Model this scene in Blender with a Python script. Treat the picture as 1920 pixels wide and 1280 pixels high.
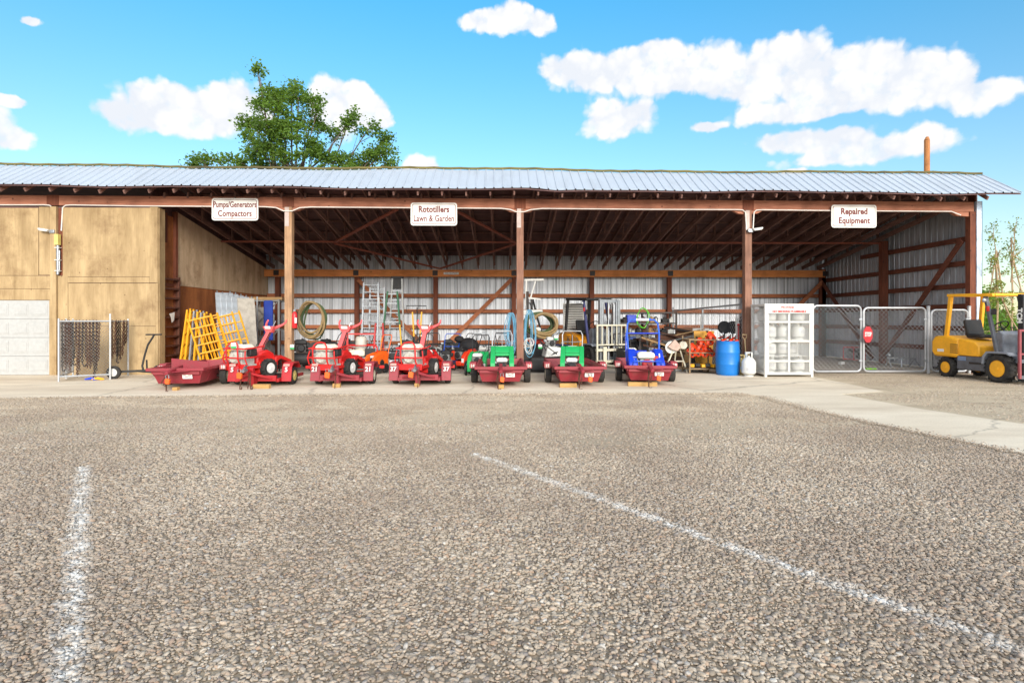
import bpy, math, random
from math import sin, cos, pi, radians as R, atan2, sqrt
from mathutils import Vector, Matrix, Euler
for o in list(bpy.data.objects): bpy.data.objects.remove(o)
S = bpy.context.scene; C = S.collection
random.seed(7)
# ------------------------------------------------------------------ camera, sky, sun, exposure
FPX = 1066.0; HOR = 602.0; CH = 1.40; YAW = 0.0196
cam = bpy.data.objects.new('camera', bpy.data.cameras.new('camera')); C.objects.link(cam)
cam.data.lens = FPX/1920*36; cam.data.sensor_width = 36; cam.data.shift_y = -(640-HOR)/1920
cam.data.clip_start = 0.05; cam.data.clip_end = 3000
cam.location = (0, 0, CH); cam.rotation_euler = (pi/2, 0, -YAW); S.camera = cam
SUN_EL, SUN_AZ = 17, 166        # azimuth clockwise from +Y: the sun stands behind the camera, a little to the right
S.view_settings.view_transform = 'Standard'; S.view_settings.look = 'None'
S.view_settings.exposure = 1.2; S.view_settings.gamma = 1
sd = Vector((sin(R(SUN_AZ))*cos(R(SUN_EL)), cos(R(SUN_AZ))*cos(R(SUN_EL)), sin(R(SUN_EL))))
sl = bpy.data.lights.new('sun', 'SUN'); sl.energy = 1.65; sl.angle = R(20); sl.color = (1, .95, .87)
so = bpy.data.objects.new('sun', sl); C.objects.link(so); so.rotation_euler = sd.to_track_quat('Z', 'Y').to_euler()
so.location = (0, -20, 30)

def XW(u, Y):                     # world X of photo column u on the plane at world depth Y
    a = (u-960)/FPX; return Y*(a*cos(YAW)+sin(YAW))/(cos(YAW)-a*sin(YAW))
def ZW(u, v, Y):
    X = XW(u, Y); return CH+(HOR-v)/FPX*(X*sin(YAW)+Y*cos(YAW))
def W(u, v, Y): return Vector((XW(u, Y), Y, ZW(u, v, Y)))
def G(u, v):                      # point of the ground seen at (u, v)
    yc = CH*FPX/(v-HOR); xc = (u-960)/FPX*yc
    return Vector((xc*cos(YAW)+yc*sin(YAW), yc*cos(YAW)-xc*sin(YAW), 0))

def build_world():
    w = bpy.data.worlds.new('World'); S.world = w; w.use_nodes = True
    nt = w.node_tree; N = nt.nodes; L = nt.links
    for n in list(N): N.remove(n)
    out = N.new('ShaderNodeOutputWorld'); bg = N.new('ShaderNodeBackground'); L.new(bg.outputs[0], out.inputs[0])
    bg.inputs['Strength'].default_value = 0.12
    sky = N.new('ShaderNodeTexSky'); sky.sky_type = 'NISHITA'; sky.sun_disc = False
    sky.sun_elevation = R(SUN_EL); sky.sun_rotation = R(SUN_AZ); sky.air_density = 1.0; sky.dust_density = 0.6; sky.ozone_density = 1.5
    tc = N.new('ShaderNodeTexCoord'); sep = N.new('ShaderNodeSeparateXYZ'); L.new(tc.outputs['Generated'], sep.inputs[0])
    def M(op, a, b=None, c=None, clamp=False):
        n = N.new('ShaderNodeMath'); n.operation = op; n.use_clamp = clamp
        for i, x in enumerate((a, b, c)):
            if x is None: continue
            if isinstance(x, (int, float)): n.inputs[i].default_value = x
            else: L.new(x, n.inputs[i])
        return n.outputs[0]
    az = M('ARCTAN2', sep.outputs[0], sep.outputs[1])
    hyp = M('SQRT', M('ADD', M('MULTIPLY', sep.outputs[0], sep.outputs[0]), M('MULTIPLY', sep.outputs[1], sep.outputs[1])))
    el = M('ARCTAN2', sep.outputs[2], hyp)
    comb = N.new('ShaderNodeCombineXYZ'); L.new(az, comb.inputs[0]); L.new(el, comb.inputs[1])
    # ragged edges: shift the lookup by noise of two sizes
    def noise(scale, det, rough=.55):
        n = N.new('ShaderNodeTexNoise'); n.inputs['Scale'].default_value = scale; n.inputs['Detail'].default_value = det
        n.inputs['Roughness'].default_value = rough; L.new(comb.outputs[0], n.inputs['Vector']); return n
    n1 = noise(16, 7, .62)
    vs = N.new('ShaderNodeVectorMath'); vs.operation = 'SUBTRACT'; L.new(n1.outputs['Color'], vs.inputs[0]); vs.inputs[1].default_value = (.5, .5, .5)
    vm = N.new('ShaderNodeVectorMath'); vm.operation = 'MULTIPLY_ADD'; L.new(vs.outputs[0], vm.inputs[0])
    vm.inputs[1].default_value = (.035, .022, 0); L.new(comb.outputs[0], vm.inputs[2])
    P = vm.outputs[0]
    puffs = [(255,215,60,32),(340,215,90,34),(410,215,70,36),(330,180,40,26),(270,185,34,24),(420,178,30,22),(620,185,40,34),(668,178,30,26),(715,225,24,20),(225,215,52,30),(290,195,75,36),(370,210,85,38),(450,200,60,42),(300,228,130,20),(640,205,60,48),(690,212,42,34),
             (1060,130,58,26),(1130,135,90,34),(1230,105,70,22),(1250,150,110,34),(1330,130,70,42),(1400,150,100,45),(1460,115,55,38),(1500,105,60,34),(1540,150,110,55),
             (1640,120,65,36),(1670,150,105,50),(1760,160,90,40),(1840,180,75,28),(1560,195,200,24),
             (910,38,42,18),(965,32,48,26),(1005,45,30,18),(1160,222,68,34),(1205,210,34,26),(1330,236,36,12),
             (1480,262,62,22),(1560,262,85,28),(1660,278,80,26),(1735,265,55,30),(1620,290,150,16),
             (15,258,52,24),(-60,225,90,38),(790,318,42,24),(1490,323,24,8),(55,42,20,10),(20,190,34,10),
             (2100,250,140,50),(2300,120,160,60),(-250,150,140,60)]
    acc = None
    for (u, v, ru, rv) in puffs:
        a0 = math.atan((u-960)/FPX)+YAW; yc = sqrt(1+((u-960)/FPX)**2)
        e0 = math.atan((HOR-v)/FPX/yc); sx = FPX/ru*(yc**2); sy = FPX/rv*yc
        m = N.new('ShaderNodeVectorMath'); m.operation = 'MULTIPLY_ADD'; L.new(P, m.inputs[0])
        m.inputs[1].default_value = (sx, sy, 0); m.inputs[2].default_value = (-a0*sx, -e0*sy, 0)
        ln = N.new('ShaderNodeVectorMath'); ln.operation = 'LENGTH'; L.new(m.outputs[0], ln.inputs[0])
        acc = ln.outputs['Value'] if acc is None else M('SMOOTH_MIN', acc, ln.outputs['Value'], .35)
    def vor(scale, sm):
        n = N.new('ShaderNodeTexVoronoi'); n.voronoi_dimensions = '2D'; n.inputs['Scale'].default_value = scale; L.new(P, n.inputs['Vector']); return n.outputs['Distance']
    v1, v2, v3 = vor(17, .25), vor(38, .3), vor(85, .3)
    bil = M('ADD', M('MULTIPLY', v1, .75), M('ADD', M('MULTIPLY', v2, .40), M('MULTIPLY', v3, .22)))
    acc = M('ADD', acc, M('MULTIPLY', M('SUBTRACT', bil, .57), .75))
    mr = N.new('ShaderNodeMapRange'); mr.interpolation_type = 'SMOOTHSTEP'; L.new(acc, mr.inputs[0])
    mr.inputs[1].default_value = 1.17; mr.inputs[2].default_value = .78; mr.inputs[3].default_value = 0; mr.inputs[4].default_value = 1
    # thin wisps and holes
    n2 = noise(26, 5, .6)
    wis = M('MULTIPLY_ADD', n2.outputs[0], 1.2, .45, True)
    cov = M('MULTIPLY', mr.outputs[0], wis, clamp=True)
    # unseen clouds added behind and beside the camera to send light into the shed
    n3 = noise(3.2, 6, .6); far = M('GREATER_THAN', M('ABSOLUTE', az), 1.15)
    side = N.new('ShaderNodeMapRange'); L.new(n3.outputs[0], side.inputs[0]); side.inputs[1].default_value = .40; side.inputs[2].default_value = .5
    cov = M('MAXIMUM', cov, M('MULTIPLY', side.outputs[0], far), clamp=True)
    # sky colour: Nishita graded towards the saturated cyan blue of the photograph
    er = N.new('ShaderNodeMapRange'); L.new(el, er.inputs[0]); er.inputs[1].default_value = .12; er.inputs[2].default_value = .56
    ramp = N.new('ShaderNodeValToRGB'); L.new(er.outputs[0], ramp.inputs[0])
    ramp.color_ramp.elements[0].color = SKY_LO; ramp.color_ramp.elements[1].color = SKY_HI
    mul = N.new('ShaderNodeVectorMath'); mul.operation = 'MULTIPLY'; L.new(sky.outputs[0], mul.inputs[0]); L.new(ramp.outputs[0], mul.inputs[1])
    k = N.new('ShaderNodeVectorMath'); k.operation = 'SCALE'; k.inputs['Scale'].default_value = SKY_K; L.new(mul.outputs[0], k.inputs[0])
    n4 = noise(13, 5, .6)
    cr = N.new('ShaderNodeValToRGB'); L.new(M('SUBTRACT', M('ADD', M('MULTIPLY', n4.outputs[0], .55), .52), M('MULTIPLY', bil, .55)), cr.inputs[0])
    cr.color_ramp.elements[0].position = .36; cr.color_ramp.elements[1].position = .56
    cr.color_ramp.elements[0].color = (.84*CLOUD, .88*CLOUD, .95*CLOUD, 1); cr.color_ramp.elements[1].color = (CLOUD, CLOUD, CLOUD, 1)
    mx = N.new('ShaderNodeMix'); mx.data_type = 'RGBA'; L.new(cov, mx.inputs[0])
    gl = N.new('ShaderNodeVectorMath'); gl.operation = 'SCALE'; L.new(cr.outputs[0], gl.inputs[0]); L.new(M('MULTIPLY_ADD', far, .9, 1.0), gl.inputs['Scale'])  # the added clouds out of view are brightened to fill the shed
    L.new(k.outputs[0], mx.inputs[6]); L.new(gl.outputs[0], mx.inputs[7]); L.new(mx.outputs[2], bg.inputs[0])
SKY_LO = (.90, .93, .90, 1); SKY_HI = (.34, 1.12, 1.3, 1); SKY_K = .85; CLOUD = 3.75
build_world()

# ------------------------------------------------------------------ materials
def nodes(name):
    m = bpy.data.materials.new(name); m.use_nodes = True; nt = m.node_tree
    return m, nt.nodes, nt.links, nt.nodes['Principled BSDF']
def lin(c): return tuple(((x/255)/12.92 if x/255 <= .04045 else ((x/255+.055)/1.055)**2.4) for x in c)
def _noise(N, L, vec, scale, det=4, rough=.55):
    n = N.new('ShaderNodeTexNoise'); n.inputs['Scale'].default_value = scale; n.inputs['Detail'].default_value = det
    n.inputs['Roughness'].default_value = rough; L.new(vec, n.inputs['Vector']); return n
def _map(N, L, scale=(1, 1, 1), world=False):
    if world: src = N.new('ShaderNodeNewGeometry').outputs['Position']
    else: src = N.new('ShaderNodeTexCoord').outputs['Object']
    mp = N.new('ShaderNodeMapping'); mp.inputs['Scale'].default_value = scale; L.new(src, mp.inputs['Vector']); return mp.outputs[0]
def _mix(N, L, f, a, b, mode='MIX'):
    n = N.new('ShaderNodeMix'); n.data_type = 'RGBA'; n.blend_type = mode
    for i, x in ((0, f), (6, a), (7, b)):
        if isinstance(x, (int, float)): n.inputs[i].default_value = x
        elif isinstance(x, tuple): n.inputs[i].default_value = (*x[:3], 1)
        else: L.new(x, n.inputs[i])
    return n.outputs[2]
def _ramp(N, L, f, stops):
    r = N.new('ShaderNodeValToRGB'); L.new(f, r.inputs[0]); e = r.color_ramp.elements
    while len(e) < len(stops): e.new(.5)
    for i, (p, c) in enumerate(stops):
        e[i].position = p; e[i].color = (*(c if isinstance(c, tuple) else (c, c, c)), 1)
    return r.outputs[0]
def _bump(N, L, bs, h, strength, dist):
    b = N.new('ShaderNodeBump'); b.inputs['Strength'].default_value = strength; b.inputs['Distance'].default_value = dist
    L.new(h, b.inputs['Height']); L.new(b.outputs[0], bs.inputs['Normal'])
_mc = {}
def paint(name, c, rough=.45, metal=0.0, dirt=.35, scale=7, dcol=(70, 55, 42)):
    if name in _mc: return _mc[name]
    m, N, L, b = nodes(name); v = _map(N, L); c = lin(c); d = lin(dcol)
    n = _noise(N, L, v, scale, 6, .65); n2 = _noise(N, L, v, scale*6, 3)
    f = _ramp(N, L, n.outputs[0], [(.42, 0.0), (.72, dirt)])
    col = _mix(N, L, f, c, d)
    col = _mix(N, L, _ramp(N, L, n2.outputs[0], [(.35, 0.0), (.7, .25)]), col, tuple(x*.6 for x in c))
    L.new(col, b.inputs['Base Color']); b.inputs['Metallic'].default_value = metal
    rr = N.new('ShaderNodeMapRange'); L.new(n.outputs[0], rr.inputs[0]); rr.inputs[3].default_value = rough*.75; rr.inputs[4].default_value = min(1, rough*1.4)
    L.new(rr.outputs[0], b.inputs['Roughness']); _bump(N, L, b, n2.outputs[0], .15, .004)
    _mc[name] = m; return m
def wood(name, c1, c2, axis='z', sc=1.0, rough=.8):
    if name in _mc: return _mc[name]
    m, N, L, b = nodes(name); s = {'x': (1, 14, 14), 'y': (14, 1, 14), 'z': (14, 14, 1)}[axis]
    v = _map(N, L, tuple(x*sc for x in s)); v2 = _map(N, L, (1.3, 1.3, 1.3))
    n = _noise(N, L, v, 2.2, 8, .7); n2 = _noise(N, L, v2, 1.4, 4); n3 = _noise(N, L, v, 7, 4)
    col = _ramp(N, L, n.outputs[0], [(.3, lin(c1)), (.68, lin(c2))])
    col = _mix(N, L, _ramp(N, L, n2.outputs[0], [(.45, 0.0), (.75, .55)]), col, tuple(x*.5 for x in lin(c1)))
    kn = N.new('ShaderNodeTexVoronoi'); kn.inputs['Scale'].default_value = 2.6; L.new(v2, kn.inputs['Vector'])
    col = _mix(N, L, _ramp(N, L, kn.outputs['Distance'], [(.05, .8), (.11, 0.0)]), col, tuple(x*.3 for x in lin(c1)))
    L.new(col, b.inputs['Base Color']); b.inputs['Roughness'].default_value = rough; _bump(N, L, b, n3.outputs[0], .35, .01)
    _mc[name] = m; return m
def ply(name, c1, c2, stain, hz=(2.2, 2.2, .5)):
    m, N, L, b = nodes(name); v = _map(N, L, hz, True); v2 = _map(N, L, (.9, .9, .9), True); v3 = _map(N, L, (26, 26, 1.2), True)
    n = _noise(N, L, v, 1.6, 7, .65); n2 = _noise(N, L, v2, 1.5, 6, .7); n3 = _noise(N, L, v3, 1.6, 5, .6)
    col = _ramp(N, L, n.outputs[0], [(.32, lin(c1)), (.66, lin(c2))])
    col = _mix(N, L, _ramp(N, L, n2.outputs[0], [(.5, 0.0), (.74, .75)]), col, lin(stain))
    col = _mix(N, L, _ramp(N, L, n3.outputs[0], [(.5, 0.0), (.8, .35)]), col, lin(stain))
    vo = N.new('ShaderNodeTexVoronoi'); vo.inputs['Scale'].default_value = 3.2; L.new(v2, vo.inputs['Vector'])
    col = _mix(N, L, _ramp(N, L, vo.outputs['Distance'], [(.03, .7), (.07, 0.0)]), col, lin((90, 60, 35)))
    L.new(col, b.inputs['Base Color']); b.inputs['Roughness'].default_value = .75; _bump(N, L, b, n3.outputs[0], .2, .004)
    return m
def galv(name, c=(190, 196, 205), streak=(1, 1, 1), rough=.38, metal=.75, rust=.25, cn=1.0):
    m, N, L, b = nodes(name); v = _map(N, L, streak, True); v2 = _map(N, L, (1, 1, 1), True)
    n = _noise(N, L, v, 3.0, 6, .65); n2 = _noise(N, L, v2, .8, 5, .6); n3 = _noise(N, L, v2, 40, 2)
    c = lin(c)
    col = _ramp(N, L, n.outputs[0], [(.34, tuple(x*(1-.5*cn) for x in c)), (.47, tuple(x*(1-.15*cn) for x in c)), (.6, c)])
    col = _mix(N, L, _ramp(N, L, n2.outputs[0], [(.52, 0.0), (.8, rust)]), col, lin((120, 100, 85)))
    L.new(col, b.inputs['Base Color']); b.inputs['Metallic'].default_value = metal
    rr = N.new('ShaderNodeMapRange'); L.new(n.outputs[0], rr.inputs[0]); rr.inputs[3].default_value = rough*1.3; rr.inputs[4].default_value = rough*.8
    L.new(rr.outputs[0], b.inputs['Roughness']); _bump(N, L, b, n3.outputs[0], .08, .002)
    return m

# ------------------------------------------------------------------ mesh helpers
class MB:
    def __init__(s): s.v = []; s.f = []; s.m = []
    def add(s, vs, fs, mi=0):
        k = len(s.v); s.v += [tuple(x) for x in vs]; s.f += [tuple(i+k for i in f) for f in fs]; s.m += [mi]*len(fs); return s
    def box(s, c, d, rot=(0, 0, 0), mi=0):
        M = Matrix.Translation(Vector(c)) @ Euler(rot).to_matrix().to_4x4(); x, y, z = d[0]/2, d[1]/2, d[2]/2
        vs = [M @ Vector(p) for p in ((-x,-y,-z),(x,-y,-z),(x,y,-z),(-x,y,-z),(-x,-y,z),(x,-y,z),(x,y,z),(-x,y,z))]
        return s.add(vs, [(0,3,2,1),(4,5,6,7),(0,1,5,4),(1,2,6,5),(2,3,7,6),(3,0,4,7)], mi)
    def bb(s, a, b, mi=0): return s.box([(a[i]+b[i])/2 for i in range(3)], [abs(b[i]-a[i]) for i in range(3)], mi=mi)
    def bar(s, p, q, w, h, mi=0, up=(0, 0, 1)):
        p = Vector(p); q = Vector(q); d = (q-p).normalized(); up = Vector(up)
        if abs(d.dot(up)) > .98: up = Vector((0, 1, 0))
        a = d.cross(up).normalized()*w/2; b = a.cross(d).normalized()*h/2
        vs = [p-a-b, p+a-b, p+a+b, p-a+b, q-a-b, q+a-b, q+a+b, q-a+b]
        return s.add(vs, [(0,3,2,1),(4,5,6,7),(0,1,5,4),(1,2,6,5),(2,3,7,6),(3,0,4,7)], mi)
    def cyl(s, p, q, r, r2=None, n=12, mi=0): 
        p = Vector(p); q = Vector(q); r2 = r if r2 is None else r2; d = (q-p).normalized()
        a = d.orthogonal().normalized(); b = d.cross(a)
        vs = []
        for c, rr in ((p, r), (q, r2)):
            vs += [c+(a*cos(2*pi*i/n)+b*sin(2*pi*i/n))*rr for i in range(n)]
        fs = [(i, (i+1) % n, n+(i+1) % n, n+i) for i in range(n)]+[tuple(range(n-1, -1, -1)), tuple(range(n, 2*n))]
        return s.add(vs, fs, mi)
    def tube(s, pts, r, n=6, mi=0, closed=False, rs=None):
        pts = [Vector(p) for p in pts]; K = len(pts); vs = []; a = None
        for i, p in enumerate(pts):
            if closed: d = pts[(i+1) % K]-pts[i-1]
            else: d = pts[min(i+1, K-1)]-pts[max(i-1, 0)]
            d = d.normalized() if d.length > 1e-9 else Vector((0, 0, 1))
            if a is None: a = d.orthogonal().normalized()
            a = (a-d*a.dot(d)); a = a.normalized() if a.length > 1e-6 else d.orthogonal().normalized()
            b = d.cross(a); rr = rs[i] if rs else r
            vs += [p+(a*cos(2*pi*j/n)+b*sin(2*pi*j/n))*rr for j in range(n)]
        fs = []
        for i in range(K if closed else K-1):
            i2 = (i+1) % K
            fs += [(i*n+j, i*n+(j+1) % n, i2*n+(j+1) % n, i2*n+j) for j in range(n)]
        if not closed: fs += [tuple(range(n-1, -1, -1)), tuple((K-1)*n+j for j in range(n))]
        return s.add(vs, fs, mi)
    def prism(s, poly, axis, a, b, mi=0):
        n = len(poly)
        def P(p, t): return {'x': (t, p[0], p[1]), 'y': (p[0], t, p[1]), 'z': (p[0], p[1], t)}[axis]
        vs = [P(p, a) for p in poly]+[P(p, b) for p in poly]
        fs = [(i, (i+1) % n, n+(i+1) % n, n+i) for i in range(n)]+[tuple(range(n-1, -1, -1)), tuple(range(n, 2*n))]
        return s.add(vs, fs, mi)
    def lathe(s, prof, c=(0, 0, 0), axis='z', n=20, mi=0):
        vs = []; K = len(prof); c = Vector(c)
        for (r, t) in prof:
            for j in range(n):
                A, B = cos(2*pi*j/n)*r, sin(2*pi*j/n)*r
                vs.append(c+Vector({'z': (A, B, t), 'x': (t, A, B), 'y': (A, t, B)}[axis]))
        fs = [(i*n+j, i*n+(j+1) % n, (i+1)*n+(j+1) % n, (i+1)*n+j) for i in range(K-1) for j in range(n)]
        fs += [tuple(range(n-1, -1, -1)), tuple((K-1)*n+j for j in range(n))]
        return s.add(vs, fs, mi)
    def ball(s, c, r, mi=0, n=12, k=7, sq=(1, 1, 1)):
        vs = []; c = Vector(c)
        for i in range(k+1):
            t = pi*i/k; rr = max(sin(t), .02)
            for j in range(n): vs.append(c+Vector((rr*cos(2*pi*j/n)*r*sq[0], rr*sin(2*pi*j/n)*r*sq[1], -cos(t)*r*sq[2])))
        fs = [(i*n+j, i*n+(j+1) % n, (i+1)*n+(j+1) % n, (i+1)*n+j) for i in range(k) for j in range(n)]
        return s.add(vs, fs+[tuple(range(n-1, -1, -1)), tuple(k*n+j for j in range(n))], mi)
    def quad(s, *p, mi=0): return s.add(p, [tuple(range(len(p)))], mi)
    def build(s, name, mats, parent=None, bevel=0, smooth=35):
        me = bpy.data.meshes.new(name); me.from_pydata(s.v, [], s.f); me.update()
        if not isinstance(mats, (list, tuple)): mats = [mats]
        for m in mats: me.materials.append(m)
        if len(mats) > 1: me.polygons.foreach_set('material_index', s.m)
        if smooth:
            me.polygons.foreach_set('use_smooth', [True]*len(me.polygons)); me.set_sharp_from_angle(angle=R(smooth))
        o = bpy.data.objects.new(name, me); C.objects.link(o)
        if parent is not None: o.parent = parent
        if bevel:
            md = o.modifiers.new('bevel', 'BEVEL'); md.width = bevel; md.segments = 2; md.limit_method = 'ANGLE'; md.angle_limit = R(40)
        return o
def tag(o, label=None, cat=None, group=None, kind=None):
    if label: o['label'] = label
    if cat: o['category'] = cat
    if group: o['group'] = group
    if kind: o['kind'] = kind
    return o
def thing(name, label, cat, loc=(0, 0, 0), rz=0, group=None):
    o = bpy.data.objects.new(name, None); C.objects.link(o); o.empty_display_size = .2
    o.location = loc; o.rotation_euler = (0, 0, rz); return tag(o, label, cat, group)
def copy_tree(o, parent=None):
    c = o.copy(); C.objects.link(c); c.parent = parent
    for ch in list(o.children): copy_tree(ch, c)
    return c
def text(name, s, size, mat, parent, loc, rot=(pi/2, 0, 0), sx=1.0, bold=0.0, depth=.002, spacing=1.0, line=1.0, align='CENTER'):
    cu = bpy.data.curves.new(name, 'FONT'); cu.body = s; cu.size = size; cu.align_x = align; cu.align_y = 'CENTER'
    cu.extrude = depth; cu.offset = bold; cu.space_character = spacing; cu.space_line = line; cu.resolution_u = 3
    t = bpy.data.objects.new('t', cu); C.objects.link(t)
    me = bpy.data.meshes.new_from_object(t); bpy.data.objects.remove(t); me.name = name
    me.transform(Matrix.Translation(Vector(loc)) @ Euler(rot).to_matrix().to_4x4() @ Matrix.Diagonal((sx, 1, 1, 1)))
    me.materials.clear(); me.materials.append(mat)
    o = bpy.data.objects.new(name, me); C.objects.link(o); o.parent = parent; return o
def arc(c, r, a0, a1, n, plane='xz', r2=None):
    r2 = r2 or r; out = []
    for i in range(n+1):
        a = a0+(a1-a0)*i/n; p, q = cos(a)*r, sin(a)*r2
        out.append((c[0]+p, c[1], c[2]+q) if plane == 'xz' else (c[0], c[1]+p, c[2]+q) if plane == 'yz' else (c[0]+p, c[1]+q, c[2]))
    return out
def mesh_wires(mb, p0, eu, ev, w, h, pitch, r, mi=0):   # diamond wire mesh in a w x h rectangle spanned by unit vectors eu, ev
    p0 = Vector(p0); eu = Vector(eu); ev = Vector(ev); k = -h
    while k < w:
        a = max(0, k), max(0, -k); t = min(w-a[0], h-a[1]); 
        if t > .02:
            for fl in (0, 1):
                q = [(a[0], a[1]), (a[0]+t, a[1]+t)]
                if fl: q = [(x, h-y) for x, y in q]
                mb.cyl(p0+eu*q[0][0]+ev*q[0][1], p0+eu*q[1][0]+ev*q[1][1], r, n=3, mi=mi)
        k += pitch
    return mb

# shared materials
RED = paint('red enamel', (208, 32, 30), .38, dirt=.32); MAROON = paint('maroon trailer paint', (148, 42, 54), .5, dirt=.42, dcol=(105, 72, 62))
PINKRED = paint('sun-faded red handle', (228, 92, 92), .5, dirt=.2); BLACK = paint('black rubber and plastic', (26, 26, 28), .6, dirt=.3, dcol=(90, 82, 74))
TYRE = paint('tyre rubber', (34, 33, 33), .85, dirt=.45, dcol=(95, 88, 78)); WHITE = paint('white paint', (214, 212, 206), .5, dirt=.2, dcol=(140, 125, 105))
CREAM = paint('cream engine plastic', (235, 228, 205), .45, dirt=.25); STEEL = paint('bare steel', (165, 168, 172), .38, .8, .35)
ALU = paint('aluminium', (176, 180, 184), .35, .6, .35); DARKST = paint('dark steel', (58, 56, 56), .5, .4, .5, dcol=(95, 62, 42)); RUST = paint('rusty iron', (92, 58, 42), .85, .2, .6, 12, (45, 30, 26))
ORANGE = paint('orange paint', (236, 98, 22), .45, dirt=.2); YELLOW = paint('yellow paint', (238, 172, 28), .45, dirt=.22); GREEN = paint('green paint', (34, 168, 90), .4, dirt=.2)
BLUE = paint('blue paint', (22, 66, 205), .4, dirt=.2); LTBLUE = paint('light blue cable', (104, 160, 188), .5, dirt=.2); BARREL = paint('barrel blue plastic', (14, 118, 200), .4, dirt=.15, scale=4)
GREY = paint('grey engine metal', (150, 150, 148), .45, .5, .35, 20); HOSE = paint('tan hose', (150, 124, 82), .6, dirt=.4); OLIVE = paint('green hose', (66, 86, 48), .6)
FKY = paint('forklift yellow', (255, 182, 40), .42, dirt=.22, scale=3); FKG = paint('forklift grey', (104, 106, 112), .55, .2, .5, 4); IVORY = paint('ivory steel', (222, 214, 190), .5, dirt=.3)
TAN = paint('cardboard tan', (176, 140, 96), .85, dirt=.3); PLUM = paint('faded red mast paint', (150, 70, 76), .6, dirt=.4); PAPER = paint('paper', (240, 238, 232), .8, dirt=.08)
TXT = paint('sign maroon', (112, 28, 26), .6, dirt=.1); LIME = paint('lime plastic', (150, 230, 40), .5, dirt=.1); PIPE = paint('galvanised pipe', (186, 187, 188), .4, .45, .2)
BLKT = wood('block timber', (150, 110, 62), (205, 165, 100), 'x')
# ------------------------------------------------------------------ the ground
LINES = [((-4.05, 5.6), (-1.2, 1.55), .060), ((-.28, 6.05), (3.0, 1.25), .056)]
def paint_mask(N, L):            # worn white stripes sprayed across the gravel: a world-space distance to each stripe
    pos = N.new('ShaderNodeNewGeometry').outputs['Position']; acc = None
    ns = _noise(N, L, _map(N, L, (1, 1, 0), True), 14, 6, .75); ng = _noise(N, L, _map(N, L, (1, 1, 0), True), 9, 6, .8)
    for (a, b, w) in LINES:
        d = Vector((b[0]-a[0], b[1]-a[1], 0)); ln = d.length; d.normalize(); n = Vector((-d.y, d.x, 0))
        sub = N.new('ShaderNodeVectorMath'); sub.operation = 'SUBTRACT'; L.new(pos, sub.inputs[0]); sub.inputs[1].default_value = (*a, 0)
        def dot(v):
            x = N.new('ShaderNodeVectorMath'); x.operation = 'DOT_PRODUCT'; L.new(sub.outputs[0], x.inputs[0]); x.inputs[1].default_value = v; return x.outputs['Value']
        def M(op, p, q=None, clamp=False):
            x = N.new('ShaderNodeMath'); x.operation = op; x.use_clamp = clamp
            for i, y in enumerate((p, q)):
                if y is None: continue
                if isinstance(y, (int, float)): x.inputs[i].default_value = y
                else: L.new(y, x.inputs[i])
            return x.outputs[0]
        mr = N.new('ShaderNodeMapRange'); L.new(M('ADD', M('ABSOLUTE', dot(n)), M('MULTIPLY', M('SUBTRACT', ns.outputs[0], .5), w*3.4)), mr.inputs[0])
        mr.inputs[1].default_value = w*1.35; mr.inputs[2].default_value = w*.25
        al = dot(d); e = M('MULTIPLY', M('GREATER_THAN', al, 0), M('LESS_THAN', al, ln))
        x = M('MULTIPLY', mr.outputs[0], e); acc = x if acc is None else M('MAXIMUM', acc, x)
    return M('MULTIPLY', acc, M('MULTIPLY', M('SUBTRACT', ng.outputs[0], .40), 3.4, True), True)
def mat_gravel_base():
    m, N, L, b = nodes('gravel bed'); v = _map(N, L, (1, 1, 1), True)
    vo = N.new('ShaderNodeTexVoronoi'); vo.inputs['Scale'].default_value = 38; L.new(v, vo.inputs['Vector'])
    n = _noise(N, L, v, 1.1, 6, .6); n2 = _noise(N, L, v, 90, 3)
    col = _ramp(N, L, n.outputs[0], [(.35, lin((120, 102, 84))), (.65, lin((160, 142, 118)))])
    sx_ = N.new('ShaderNodeSeparateXYZ'); L.new(v, sx_.inputs[0]); sc_ = N.new('ShaderNodeSeparateColor'); L.new(vo.outputs['Color'], sc_.inputs[0])
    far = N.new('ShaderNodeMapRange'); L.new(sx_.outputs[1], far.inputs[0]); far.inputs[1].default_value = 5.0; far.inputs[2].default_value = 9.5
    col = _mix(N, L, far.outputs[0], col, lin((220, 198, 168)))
    col = _mix(N, L, .22, col, _ramp(N, L, sc_.outputs[0], [(0, lin((88, 80, 72))), (.5, lin((150, 136, 118))), (1, lin((190, 178, 160)))]))
    col = _mix(N, L, _ramp(N, L, n2.outputs[0], [(.3, .3), (.6, 0.0)]), col, lin((104, 90, 76)))
    col = _mix(N, L, paint_mask(N, L), col, (.62, .62, .6))
    L.new(col, b.inputs['Base Color']); b.inputs['Roughness'].default_value = .95; _bump(N, L, b, vo.outputs['Distance'], .6, .015)
    return m
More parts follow.
